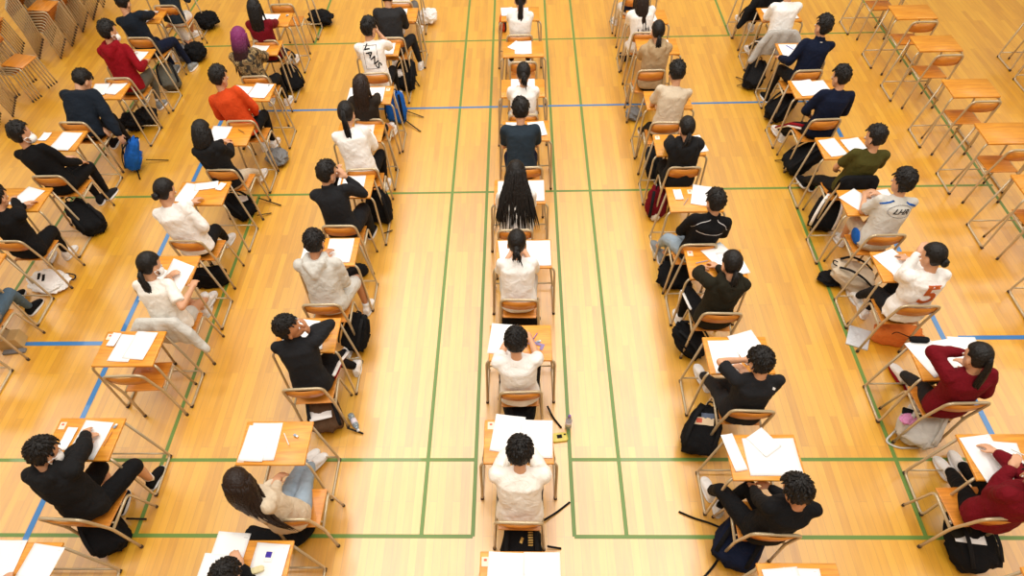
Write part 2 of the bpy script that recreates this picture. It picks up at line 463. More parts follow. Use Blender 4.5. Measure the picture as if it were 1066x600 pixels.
        if g('buntail'):
            for i in range(10):
                o = Vector((rr.uniform(-1, 1), rr.uniform(-1, 1), rr.uniform(-1, 1)))
                pts, rd = lock_path(a, a+back*.05+o*.03, a+back*.05+rC*.03*o.x-u*.05, a+back*.04+o*.05-u*.10, .010); tube(bm, pts, .01, 6, radii=rd)
    elif style in ('long', 'bob'):
        if style == 'bob': L = g('hairlen', .18)
        for i in range(72):
            t = (i+.5)/72; ang = R(-118 + 236*t)       # around the back of the head from ear to ear
            hx, hy_ = math.sin(ang), -math.cos(ang)
            lz = .045 + rr.uniform(-.04, .03)
            a = T((hx*.083, hy_*.100-.008, lz)); b = T((hx*.10, hy_*.118-.008, -.06))
            back_off = .13 if abs(ang) < R(80) else .06
            sp = g('hairspread', 1.)
            c_ = nb + rC*hx*.112*sp**.9*(1 if L > .2 else .85) + back*(.085 + .05*(-hy_)) + u*.0
            e2 = nb + rC*hx*(.150*sp+.045*rr.uniform(-1, 1)) + back*(.085+.03*-hy_) - u*(L + rr.uniform(-.10, .04)) + rC*g('ponyside', 0)
            if hy_ > 0.1: c_ = nb + rC*hx*.115 + fC*.03 + u*.02; e2 = nb + rC*hx*.12 + fC*(.02) - u*(L*.6)
            if L < .2: e2 = nb + rC*hx*.10 + back*.06*(-hy_) - u*(L-.14+rr.uniform(-.03, .02))
            pts, rd = lock_path(a, b, c_, e2, .0135 if abs(ang) < R(90) else .010, .05, 10, .006); tube(bm, pts, .01, 6, radii=rd)
    if style in ('short', 'messy', 'curly'):
        for i in range(230 if near else 90):        # tufts that break up the outline
            n = Vector((rr.gauss(0, 1), rr.gauss(0, 1), rr.gauss(.35, 1))).normalized()
            if (n.y > .30 and n.z < .40) or n.z < -.62 or (n.y > -.1 and n.z < .05): continue
            tg = (n*1.0 - Vector((0, -.35, .92)).normalized()); tg = (tg - n*tg.dot(n)); 
            if tg.length < .05: continue
            tg.normalize(); p0 = Vector((n.x*.090, n.y*.108-.008, n.z*.112+.026))
            side_ = n.cross(tg)*rr.uniform(-.010, .010)*(2.0 if style != 'short' else .8); k_ = .024 if style == 'short' else .032
            tube(bm, [T(p0 - tg*.012 - n*.006), T(p0 + tg*k_*.45 + n*.005 + side_*.5), T(p0 + tg*k_ + n*(.001 if style == 'short' else .007) + side_)], .01, 5, radii=([.0085, .0068, .001] if style == 'short' else [.0095, .008, .001]))
    hobj = obj('hair', bm, hm, root); S = S0
    if tie is not None and style in ('pony', 'lowpony'):
        bm = bmesh.new(); dd = (T((0, -.14, .03))-T((0, -.09, .03))).normalized(); cone(bm, tie+dd*.004, tie+dd*.016, .017, .017, 12); obj('hair_tie', bm, cm(g('tiecol', 'softblack')), hobj)
    # ---------------- top
    puff = g('puff', .0)
    bm = bmesh.new(); hem = g('hem', .03)
    A = .033 + puff
    loft(bm, [(pel-up(.4)*hem, rP, fP, .155+A, .105+A), (pel+up(.5)*.06, rP, fP, .150+A, .108+A), (waist, rW, fW, .128*S+A, .092+A), (waist.lerp(chest, .55), (rW+rC)/2, (fW+fC)/2, .136*S+A, .100+A),
              (chest+u*.035, rC, fC, .146*S+A, .100+A), (nb-u*.050, rC, fC, (sw-.014)+A*.4, .070+A*.7), (nb-u*.016, rC, fC, .078, .058+A*.4), (nb+u*.008, rC, fC, .060, .052)], 28)
    short = g('sleeve', 'long') == 'short'
    for s_, e_, w_ in ((shR, eR, wR), (shL, eL, wL)):
        if short:
            m_ = s_.lerp(e_, .62)
            limb(bm, [(nb-u*.06, .050+puff*.5), (s_-u*.004, .057+puff), (m_, .061+puff)]); 
            cone(bm, m_, s_.lerp(e_, .78), .060+puff, .064+puff, 16)
        else:
            limb(bm, [(nb-u*.06, .052+puff*.5), (s_-u*.012, .060+puff), (s_.lerp(e_, .25), .063+puff), (s_.lerp(e_, .5), .060+puff), (e_, .056+puff), (e_.lerp(w_, .5), .051+puff), (e_.lerp(w_, g('cuff', .93)), .038+puff*.6)])
    if g('hood'):
        for k in range(11):       # folded hood lying behind the neck
            t = R(-115+23*k); q = nb + rC*math.sin(t)*.088 + back*(math.cos(t)*.088+.016) + u*(.012-.03*math.cos(t))
            ellipsoid(bm, q, (.042, .042, .036), None, 2)
        for k in range(7):
            t = (k-3)/3; ellipsoid(bm, nb + rC*t*.085 + back*(.135-.035*abs(t)) - u*(.115-.085*abs(t)), (.042, .036, .058), None, 2)
    if g('collar'):
        for k in range(12):
            t = R(30*k); ellipsoid(bm, nb + rC*math.sin(t)*.058 + back*(math.cos(t)*.055) + u*.022, (.016, .016, .022), None, 2)
    shirt = obj(g('topname', 'shirt'), bm, top, root); fuse(shirt, .0115 if near else .014, 6, .026 + (.008 if puff else 0), .085)
    # ---------------- bottoms
    bm = bmesh.new()
    bp = g('bpuff', .0)
    loft(bm, [(pel-Vector((0, 0, .080)), rP, fP, .150, .095), (pel-Vector((0, 0, .04)), rP, fP, .165, .118), (pel+up(.4)*.05, rP, fP, .152, .108), (pel+up(.6)*.09, rP, fP, .135, .095)], 24)
    shorts = g('shorts')
    for h_, k_, a_, f_ in ((hipR, kR, aR, fR), (hipL, kL, aL, fL)):
        if shorts:
            m_ = h_.lerp(k_, g('shortlen', .80)); limb(bm, [(h_, .090), (h_.lerp(k_, .4), .084+bp), (m_, .078+bp)])
        else:
            limb(bm, [(h_, .090), (h_.lerp(k_, .5), .080+bp), (k_, .063+bp), (k_.lerp(a_, .4), .058+bp*1.2), (a_.lerp(k_, g('rise', .10)), .044+bp*1.3)])
    tr = obj('shorts' if shorts else 'trousers', bm, bot, root); fuse(tr, .012 if near else .015, 3, .014, .07)
    if g('stripe') and not shorts:
        for (h_, k_, a_, sx) in ((hipR, kR, aR, 1), (hipL, kL, aL, -1)):
            for ci, (nm, colr, of) in enumerate(g('stripe')):
                bm = bmesh.new(); ox = rP*sx
                n_ = (k_-h_).normalized(); upv = Vector((0, 0, 1))
                def o_(rr_): 
                    w_ = (ox + upv*.25*(1) ).normalized(); return w_*rr_
                pts = [h_.lerp(k_, .25)+o_(.086+bp)+upv*of, h_.lerp(k_, .6)+o_(.079+bp)+upv*of, k_.lerp(h_, .08)+o_(.068+bp)+upv*of*.9+n_*of, k_+o_(.066+bp)+n_*(.01+of), k_.lerp(a_, .12)+o_(.064+bp)+n_*(.012+of), k_.lerp(a_, .5)+o_(.060+bp)+n_*of, a_.lerp(k_, .14)+o_(.050+bp)+n_*of]
                tube(bm, smoothpath(pts, .03, 3), g('stripew', .016), 8, flat=(1, .55)); obj(nm, bm, cm(colr), tr)
    # ---------------- shoes
    sc = g('shoe', 'shoewhite')
    for a_, nmn in ((aR, 1), (aL, -1)):
        fd = Vector((g('toe', 0)+nmn*.12, 1, 0)).normalized(); rd = Vector((fd.y, -fd.x, 0)); b0 = Vector((a_.x, a_.y, max(0.0, a_.z-.085)))
        Z = Vector((0, 0, 1))
        bm = bmesh.new(); rings = []
        prof = [(-.075, .022, .02, .045), (-.065, .034, .018, .090), (-.03, .038, .018, .105), (.01, .040, .018, .100), (.06, .046, .018, .078), (.11, .048, .018, .060), (.15, .040, .018, .040), (.172, .020, .02, .032)]
        for (yy, w, zb, zt) in prof:
            rings.append((b0+fd*yy+Z*((zb+zt)/2), rd, Z, w, (zt-zb)/2+.004))
        loft(bm, rings, 16, 2.6)
        limb(bm, [(b0+Z*.085-fd*.01, .036), (b0+Z*.10-fd*.012, .037)], 14)
        sh = obj('shoe', bm, cm(sc), root); fuse(sh, .008, 3)
        bm = bmesh.new()
        loft(bm, [(b0+fd*.048+Z*.001, rd, fd, .046, .128), (b0+fd*.048+Z*.022, rd, fd, .049, .130)], 24, 2.6)
        obj('sole', bm, cm(g('sole', 'shoewhite')), sh)
        if not shorts and g('sock'):
            bm = bmesh.new(); cone(bm, b0+Z*.095, b0+Z*.15, .036, .038, 14); obj('sock', bm, cm(g('sock')), root)
        if shorts:
            bm = bmesh.new(); cone(bm, b0+Z*.09, b0+Z*.155, .037, .043, 14); so = obj('sock', bm, cm(g('sock', 'white')), root)
    if g('panel'):
        bm = bmesh.new(); ellipsoid(bm, hipL - rP*.080 + fP*.07 + Vector((0, 0, .01)), (.022, .11, .07), None, 3); obj('side_panel', bm, cm('blue'), tr)
    # ---------------- prints on the back
    def on_back(name, me_bm, col, centre, rot=0., sink=.006):
        o = obj(name, me_bm, col, shirt)
        centre = centre + back*.08
        X = Matrix.Rotation(rot, 3, fC) @ rC; Y = Matrix.Rotation(rot, 3, fC) @ u
        Mx = Matrix((X, Y, -fC)).transposed().to_4x4(); Mx.translation = centre
        o.matrix_local = Mx
        sw_ = o.modifiers.new('cling', 'SHRINKWRAP'); sw_.target = shirt; sw_.wrap_method = 'PROJECT'; sw_.use_project_z = True; sw_.use_negative_direction = True; sw_.use_positive_direction = False; sw_.wrap_mode = 'ABOVE_SURFACE'; sw_.offset = .004
        return o
    bc = chest + back*(.125+A)
    pr = g('print')
    if pr == 'vans':
        on_back('lettering', text_bm('VANS', .108, 1.15), cm('black'), chest-u*.035+rC*.012+back*.13, R(62))
        bm = bmesh.new(); W_, H_, t_ = .090, .135, .005
        for (cx_, cy_, sx_, sy_) in ((0, H_, W_*2, t_), (0, -H_, W_*2, t_), (-W_, 0, t_, H_*2), (W_, 0, t_, H_*2)):
            nn = 12
            for i in range(nn):
                f0 = i/nn-.5+.5/nn
                if sx_ > sy_: box(bm, (cx_+f0*sx_, cy_, 0), (sx_/nn, sy_, .002))
                else: box(bm, (cx_, cy_+f0*sy_, 0), (sx_, sy_/nn, .002))
        on_back('print_frame', bm, mat('grey_ink', (.18, .18, .2), .7), chest-u*.04+back*.13, R(4))
    if pr == 'five':
        on_back('number_print', text_bm('5', .27, 1.35), mat('orange_ink', (.80, .20, .04), .7), chest-u*.055+rC*.02+back*.13, R(4))
    if pr == 'lhr':
        on_back('lettering', text_bm('LHR', .070, 1.25, shear=.35), cm('black'), chest+u*.02+rC*.02+back*.13, 0)
        bm = bmesh.new()
        for i in range(40):
            t = 2*math.pi*i/40; t2 = t+.11
            tube(bm, [(.125*math.cos(t), .060*math.sin(t), 0), (.125*math.cos(t2), .060*math.sin(t2), 0)], .003, 5)
        on_back('print_ring', bm, mat('grey_ink', (.18, .18, .2), .7), chest+u*.02+rC*.02+back*.13, 0)
        for s in (-1, 1):
            bm = bmesh.new(); tube(bm, smoothpath([nb-u*.015+rC*s*.07+back*.075, nb-u*.03+rC*s*.12+back*.09, nb-u*.07+rC*s*(sw+.02)+back*.065], .03, 5), .012, 8, flat=(1, .6))
            o = obj('shoulder_stripe', bm, cm('blue'), shirt)
            sw_ = o.modifiers.new('cling', 'SHRINKWRAP'); sw_.target = shirt; sw_.wrap_mode = 'ABOVE_SURFACE'; sw_.offset = .004
    if pr == 'piping':
        W = mat('white_piping', (.7, .7, .72), .6)
        for k in range(3):
            bm = bmesh.new()
            if k == 0: pts = [chest-u*.005+rC*t*.155+back*(.15-.05*t*t) for t in [i/10-1 for i in range(21)]]
            else:
                s = (-1, 1)[k-1]; pts = [(nb+u*.01+rC*s*.045+back*.09).lerp(shR.lerp(eR, .35)+back*.06 if s > 0 else shL.lerp(eL, .35)+back*.06, i/14) for i in range(15)]
            tube(bm, pts, .0035, 6); o = obj('piping', bm, W, shirt)
            sw_ = o.modifiers.new('cling', 'SHRINKWRAP'); sw_.target = shirt; sw_.wrap_mode = 'ABOVE_SURFACE'; sw_.offset = .003
    if pr == 'smallmark':
        bm = bmesh.new(); box(bm, (0, 0, 0), (.035, .014, .002), bev=.0008); 
        on_back('printed_mark', bm, WHITEP, nb-u*.06+rC*.115+back*.10, R(35))
    if pr == 'collarmark':
        bm = bmesh.new(); box(bm, (0, 0, 0), (.03, .01, .002)); on_back('printed_mark', bm, WHITEP, nb-u*.02+back*.09, 0)
    return root

def text_bm(s, size, xscale=1., shear=0.):
    cu = bpy.data.curves.new('t', 'FONT'); cu.body = s; cu.size = size; cu.extrude = .001; cu.align_x = 'CENTER'; cu.align_y = 'CENTER'; cu.shear = shear; cu.offset = size*.018
    cu.resolution_u = 3
    o = bpy.data.objects.new('t', cu); C.objects.link(o)
    dg = bpy.context.evaluated_depsgraph_get()
    me = bpy.data.meshes.new_from_object(o.evaluated_get(dg)); bm = bmesh.new(); bm.from_mesh(me)
    bpy.data.objects.remove(o); bpy.data.curves.remove(cu); bpy.data.meshes.remove(me)
    for v in bm.verts: v.co.x *= xscale
    bmesh.ops.triangulate(bm, faces=bm.faces)
    for _ in range(2):
        bmesh.ops.subdivide_edges(bm, edges=[e for e in bm.edges if e.calc_length() > size*.15], cuts=1)
        bmesh.ops.triangulate(bm, faces=bm.faces)
    return bm

def cling(o, root, h=.8):
    body = [c for c in root.children if c.name.startswith('bag_body')][0]
    for v in o.data.vertices: v.co.z = h
    w_ = o.modifiers.new('cling', 'SHRINKWRAP'); w_.target = body; w_.wrap_method = 'PROJECT'; w_.use_project_z = True; w_.use_negative_direction = True; w_.use_positive_direction = False; w_.wrap_mode = 'ABOVE_SURFACE'; w_.offset = .004
def patch(bm, cx, cy, w, d, rot=0, n=6):
    c, s_ = math.cos(R(rot)), math.sin(R(rot)); g = []
    for i in range(n+1):
        g.append([bm.verts.new((cx + c*(i/n-.5)*w - s_*(j/n-.5)*d, cy + s_*(i/n-.5)*w + c*(j/n-.5)*d, 0)) for j in range(n+1)])
    for i in range(n):
        for j in range(n): bm.faces.new((g[i][j], g[i+1][j], g[i+1][j+1], g[i][j+1]))
# ------------------------------------------------------------------ bags and small things
def soft_box(bm, c, s, M=None, bev=.35, seed=0, amp=.012, taper=0.):
    k = len(bm.verts); b2 = bmesh.new()
    bmesh.ops.create_cube(b2, size=1)
    bmesh.ops.subdivide_edges(b2, edges=b2.edges, cuts=7, use_grid_fill=True)
    for v in b2.verts:
        p = v.co*2; q = Vector((math.copysign(abs(p.x)**1, p.x), p.y, p.z))
        l6 = (abs(p.x)**4.5+abs(p.y)**4.5+abs(p.z)**4.5)**(1/4.5)
        q = p/l6
        w = q*.5
        w += q.normalized()*amp/min(s)*(noise.noise(q*2.2+Vector((seed, seed*2, 0))) + .5*noise.noise(q*5+Vector((0, seed, 3))))*.6
        w.x *= 1 - taper*max(0, w.z+.1); w.y *= 1 - taper*1.3*max(0, w.z+.1)
        v.co = Vector((w.x*s[0], w.y*s[1], w.z*s[2]))
        v.co = (M @ v.co if M else v.co) + Vector(c)
    me = bpy.data.meshes.new('tmp'); b2.to_mesh(me); b2.free(); bm.from_mesh(me); bpy.data.meshes.remove(me)
def backpack(x, y, label, col='black', rz=0, tilt=0, scale=1., straps=(), extra=None, group='bags on the floor', name='backpack', cat='backpack', trim='softblack'):
    """stands on its base with front pocket towards +Y; tilt 90 lays it on its back"""
    seed = int(abs(x)*13+abs(y)*7)
    W, D, H = .30*scale, .17*scale, .42*scale
    t = thing(name, label, cat, (x, y, 0), R(rz), group)
    lift = D/2 + 0.004 if tilt >= 60 else 0
    TM = Matrix.Rotation(-R(tilt), 3, 'X')
    z0 = (H/2)*math.cos(R(tilt)) + (D/2)*abs(math.sin(R(tilt)))
    def Q(p): return TM @ Vector(p) + Vector((0, 0, z0))
    mt = cm(col)
    bm = bmesh.new(); soft_box(bm, Q((0, 0, 0)), (W, D, H), TM, seed=seed, amp=.034, taper=.45); obj('bag_body', bm, mt, t)
    bm = bmesh.new(); soft_box(bm, Q((0, D*.5, -H*.16)), (W*.8, D*.34, H*.50), TM, seed=seed+3); pk = obj('front_pocket', bm, mt, t)
    bm = bmesh.new(); tube(bm, smoothpath([Q((-W*.32, D*.69, H*.055)), Q((0, D*.70, H*.075)), Q((W*.32, D*.69, H*.055))], .03), .0035, 6); obj('zip', bm, cm('grey' if col != 'grey' else 'charcoal'), pk)
    bm = bmesh.new(); tube(bm, smoothpath([Q((-.035, -D*.3, H*.47)), Q((-.03, -D*.3, H*.58)), Q((.03, -D*.3, H*.58)), Q((.035, -D*.3, H*.47))], .02), .008, 6, flat=(1, .6)); obj('handle', bm, cm(trim), t)
    for s in (-1, 1):
        bm = bmesh.new()
        tube(bm, smoothpath([Q((s*.07, -D*.42, H*.44)), Q((s*.11, -D*.72, H*.25)), Q((s*.13, -D*.70, -H*.1)), Q((s*.13, -D*.40, -H*.42))], .08), .018, 8, flat=(1, .35)); obj('shoulder_strap', bm, cm(trim), t)
    for path in straps:       # loose ends trailing on the floor, in world xy
        bm = bmesh.new(); ci, si = math.cos(-R(rz)), math.sin(-R(rz))
        pts = []
        for i, (px_, py_) in enumerate(path):
            dx, dy = px_-x, py_-y; pts.append(Vector((dx*ci-dy*si, dx*si+dy*ci, .012 if i else .05)))
        tube(bm, smoothpath(pts, .05), .010, 6, flat=(1, .4)); obj('loose_strap', bm, cm(trim), t)
    return t
def tote(x, y, label, col='black', rz=0, W=.34, D=.14, H=.28, name='tote_bag', cat='bag', handle='softblack', tilt=0):
    t = thing(name, label, cat, (x, y, 0), R(rz), 'bags on the floor'); seed = int(abs(x)*13+abs(y)*7)
    TM = Matrix.Rotation(-R(tilt), 3, 'X'); z0 = (H/2)*math.cos(R(tilt)) + (D/2)*abs(math.sin(R(tilt)))
    Q = lambda p: TM @ Vector(p) + Vector((0, 0, z0))
    bm = bmesh.new(); soft_box(bm, Q((0, 0, 0)), (W, D, H), TM, seed=seed, amp=.028); obj('bag_body', bm, cm(col), t)
    for s in (-1, 1):
        bm = bmesh.new(); tube(bm, smoothpath([Q((-W*.22, s*D*.42, H*.25)), Q((-W*.2, s*D*.5, H*.62)), Q((W*.12, s*D*.9, H*.66)), Q((W*.22, s*D*.42, H*.25))], .06), .008, 6, flat=(1, .5)); obj('handle', bm, cm(handle), t)
    return t
def slump(x, y, label, col, name, cat, s=(.3, .2, .12), rz=0, seed=0, z=0, extra=()):
    """soft crumpled item lying on something"""
    bm = bmesh.new(); g_ = bmesh.ops.create_icosphere(bm, subdivisions=5, radius=1)
    for v in bm.verts:
        n = v.co.normalized(); f = 1 + .28*noise.noise(n*2.1+Vector((seed, 1, 2))) + .12*noise.noise(n*6+Vector((seed, 5, 2)))
        v.co = Vector((n.x*s[0]/2*f, n.y*s[1]/2*f, max(-.98, n.z*f)*s[2]/2 + s[2]/2))
    t = thing(name, label, cat, (x, y, z), R(rz)); obj('fabric', bm, cm(col), t)
    return t
_pz = {}
def sheet(x, y, rz, label, w=.257, d=.364, group='exam papers on the desks', z=DH, name='paper_sheet', m=None, marks=True, key=None):
    """a flat sheet that lies on a desktop; each further sheet at the same desk lies on the one below"""
    key = key or (round(x*.7), round(y))
    k = _pz.get(key, 0); _pz[key] = k+1
    bm = bmesh.new(); nx, ny = 8, 8; rows = []
    sd = x*7+y*3
    for i in range(nx+1):
        for j in range(ny+1):
            u, v = i/nx-.5, j/ny-.5
            rows.append(bm.verts.new((u*w, v*d, .002 + .004*abs(u*v)*4*(1+noise.noise(Vector((sd, i, j)))))))
    for i in range(nx):
        for j in range(ny): bm.faces.new((rows[i*(ny+1)+j], rows[(i+1)*(ny+1)+j], rows[(i+1)*(ny+1)+j+1], rows[i*(ny+1)+j+1]))
    ex = bmesh.ops.extrude_face_region(bm, geom=list(bm.faces)); 
    for v in [e for e in ex['geom'] if isinstance(e, bmesh.types.BMVert)]: v.co.z += .0012
    o = obj(name, bm, m or PAPER, None); o.location = (x, y, z + k*.0035); o.rotation_euler = (0, 0, R(rz)); tag(o, label, 'paper', group)
    if marks:
        bm = bmesh.new(); box(bm, (w*.38, d*.43, .0055), (w*.12, .007, .0005))
        obj('printed_mark', bm, PRINT, o, False)
    return o
def pencil(x, y, rz, label, col=(.02, .05, .3), z=DH+.012, name='pencil'):
    t = thing(name, label, 'pencil', (x, y, z), R(rz), 'writing tools on the desks')
    nm = 'lacquer_%d' % int(sum(col)*1000)
    bm = bmesh.new(); cone(bm, (-.075, 0, 0), (.055, 0, 0), .0042, .0042, 6); obj('barrel', bm, mat(nm, col, .35), t, False)
    bm = bmesh.new(); cone(bm, (.055, 0, 0), (.075, 0, 0), .0042, .0006, 6); obj('tip', bm, WOOD_SEAT, t, False)
    return t
def eraser(x, y, rz, label, z=DH+.006, col='white'):
    t = thing('eraser', label, 'eraser', (x, y, z), R(rz), 'erasers on the desks')
    bm = bmesh.new(); box(bm, (0, 0, .006), (.045, .018, .012), bev=.003); obj('rubber', bm, WHITEP, t)
    bm = bmesh.new(); box(bm, (-.008, 0, .006), (.027, .0195, .0135), bev=.001); obj('sleeve', bm, cm('lightjeans'), t)
    return t
def seat_card(x, y, label, rz=0):
    t = thing('seat_card', label, 'card', (x, y, DH+.0005), R(rz), 'seat number cards on the desks')
    bm = bmesh.new(); box(bm, (0, 0, .0012), (.055, .072, .0016)); obj('card', bm, mat('card_pink_white', (.85, .68, .55), .8), t, False)
    bm = bmesh.new(); box(bm, (0, .012, .0024), (.022, .018, .0004)); obj('printed_mark', bm, mat('red_ink', (.65, .12, .06), .8), t, False)
    return t
def exec_items():
    # papers: (seat, [(dx, dy, rot, w, h)]) relative to the desk centre
    def D(k):
        if k in SEATS: x, yf, _, _ = SEATS[k]; return x, yf-DD/2, 'person ' + who[k]
        return {'E1': (1.99, -.65, 'the seat at the bottom edge right of centre'), 'B3': (-3.73, 1.59, 'the unoccupied seat at left'), 'D8': (.04, 6.95, 'the unoccupied seat in the centre row')}[k]
    def papers(k, lst):
        x, y, w_ = D(k); n = len(lst)
        words = {1: ['white paper'], 2: ['left white paper', 'right white paper'], 3: ['left white paper', 'middle white paper', 'right white paper']}[n]
        order = sorted(range(n), key=lambda i: lst[i][0]); nm = {}
        for wd, i in zip(words, order): nm[i] = wd
        for i, p in enumerate(lst):
            a = list(p) + [.257, .364][len(p)-3:] if len(p) < 5 else p
            sheet(x+a[0], y+a[1], a[2], '%s on desk of %s' % (nm[i], w_), a[3], a[4], key=k)
    for k, l in PAPERS.items(): papers(k, l)
    for k, dx, dy, rz_ in CARDS:
        x, y, w_ = D(k); seat_card(x+dx, y+dy, 'small seat card on the desk of ' + w_, rz_)
    for k, dx, dy, rz_, c in PENCILS:
        x, y, w_ = D(k); pencil(x+dx, y+dy, rz_, 'pencil lying on the desk of ' + w_, c)
    for k, dx, dy, rz_ in ERASERS:
        x, y, w_ = D(k); eraser(x+dx, y+dy, rz_, 'white eraser on the desk of ' + w_)
    bags()
A4_ = (.21, .297)
PAPERS = {
 'A1': [(.02, .0, -12, .257, .364)], 'A2': [(.10, -.02, -8, .21, .297)], 'A3': [(.12, .05, -14, .21, .297), (-.08, .02, 5, .21, .297)], 'A4': [(.10, -.02, -6, .27, .37), (-.21, .08, -4, .11, .17)], 'A5': [(.06, .03, -20, .25, .33)],
 'B1': [(-.12, .04, 0, .257, .364), (.18, .0, -8, .257, .364)], 'B2': [(.06, -.01, -6, .257, .364), (-.14, .0, -4, .09, .22)], 'B3': [(-.04, .0, -4, .21, .32), (.10, .03, -6, .21, .33), (-.18, .10, -6, .08, .16)],
 'B5': [(-.16, .0, -10, .21, .33), (.02, .12, -80, .13, .27), (.20, .10, -16, .08, .13)], 'B6': [(-.12, .03, -4, .25, .33)], 'B7': [(-.16, -.02, -12, .25, .34), (.12, .02, -10, .26, .34)], 'B8': [(.0, .05, -6, .257, .3)], 'B9': [(-.06, .0, -4, .30, .34)],
 'C1': [(-.20, .02, -4, .257, .50), (-.28, -.08, -4, .2, .36), (.13, -.03, -4, .257, .42)], 'C2': [(-.10, .01, 0, .257, .36), (-.16, -.01, -3, .21, .34)], 'C3': [(-.07, .02, -10, .28, .34), (.06, -.10, 10, .2, .2)], 'C4': [(.10, .01, 0, .27, .36), (-.19, .0, 0, .2, .3)],
 'C5': [(.06, .0, 0, .26, .36), (-.19, .0, 0, .2, .33)], 'C6': [(.04, .0, 0, .257, .34)], 'C7': [(.05, .0, 0, .257, .35), (-.20, .0, 0, .2, .33)], 'C8': [(.10, .0, 0, .23, .36)], 'C9': [(.0, .0, 0, .257, .34)],
 'D1': [(-.10, .0, -3, .27, .40), (.17, .0, 0, .27, .40)], 'D2': [(-.09, .07, -8, .257, .36), (.15, .02, -2, .27, .36)], 'D3': [(-.17, .04, -6, .24, .36)], 'D4': [(.13, .0, 0, .30, .37), (-.15, .04, 6, .22, .3)], 'D5': [(-.12, .0, 0, .26, .36), (.15, .0, 0, .257, .36)],
 'D6': [(-.13, .0, 0, .24, .34), (.14, .02, 8, .21, .3)], 'D7': [(.0, .04, 0, .32, .34)], 'D8': [(.0, .03, 0, .24, .36), (-.10, .08, -35, .16, .22)], 'D9': [(.0, .0, 0, .257, .36), (-.2, .06, 4, .18, .26)],
 'E1': [(.02, .02, -2, .257, .30), (-.12, .0, 5, .26, .34)], 'E2': [(.06, .0, 0, .42, .34), (-.24, .04, 10, .10, .34), (.02, .13, 35, .18, .22)], 'E3': [(-.12, -.02, 2, .25, .37), (.11, .08, 18, .25, .35)], 'E4': [(.08, .09, 30, .257, .364), (.17, .0, 10, .24, .33)],
 'E5': [(.10, .05, -14, .24, .34), (-.17, .07, 3, .09, .17)], 'E6': [(.20, .0, 10, .21, .33)], 'E7': [(-.05, .0, 0, .21, .3)], 'E8': [(.05, .0, 0, .24, .33)], 'E9': [(.0, .0, 4, .257, .34)],
 'F2': [(-.13, -.02, 8, .257, .42), (.03, -.02, -6, .21, .30)], 'F3': [(-.14, .04, 18, .25, .40), (.08, .06, 10, .26, .36), (.20, .15, -3, .25, .22)], 'F4': [(-.10, .04, 25, .257, .34), (-.06, -.03, 8, .257, .35)], 'F5': [(-.10, .0, 35, .257, .364), (.16, .04, 8, .24, .3)],
 'F6': [(-.14, .0, 12, .21, .33), (.13, .0, 12, .23, .33)], 'F7': [(-.10, .02, 8, .26, .36), (.06, .0, 8, .25, .34)], 'F8': [(-.05, .0, 0, .42, .34)], 'F9': [(-.08, .0, 8, .26, .36), (.12, .0, 4, .24, .34)], 'E10': [(0, 0, 0, .25, .34)], 'F10': [(0, 0, 0, .25, .34)]}
CARDS = [('B3', -.24, .14, 0), ('B2', -.24, .13, 0), ('D2', -.235, .15, 0), ('D1', -.25, .13, 0), ('C2', -.25, -.15, 0), ('E4', -.235, .15, 0), ('E5', -.03, .12, 0), ('E6', -.24, .14, 0), ('A4', -.23, -.10, 0), ('F4', .2, .1, 20), ('C7', .22, .12, 0), ('C8', -.22, .12, 0)]
PENCILS = [('C2', .10, .02, -60, (.75, .75, .72)), ('B2', .22, .0, 80, (.6, .25, .08)), ('D3', .13, .05, 60, (.12, .06, .45)), ('E4', -.13, .02, 15, (.25, .30, .55)), ('E5', -.10, -.05, 60, (.3, .3, .3)), ('F2', .14, .02, -35, (.75, .75, .72)), ('C3', .12, .05, -30, (.1, .1, .3)), ('B6', .17, .06, -40, (.03, .03, .03)), ('F8', -.12, .06, -60, (.05, .1, .5)), ('A1', .16, .08, 60, (.1, .1, .1))]
ERASERS = [('C2', .17, .06, -30), ('B2', .24, .12, 70), ('D3', .17, .0, 20), ('B7', .22, .14, 10), ('B9', .22, .10, 40), ('C3', .17, .08, 30)]
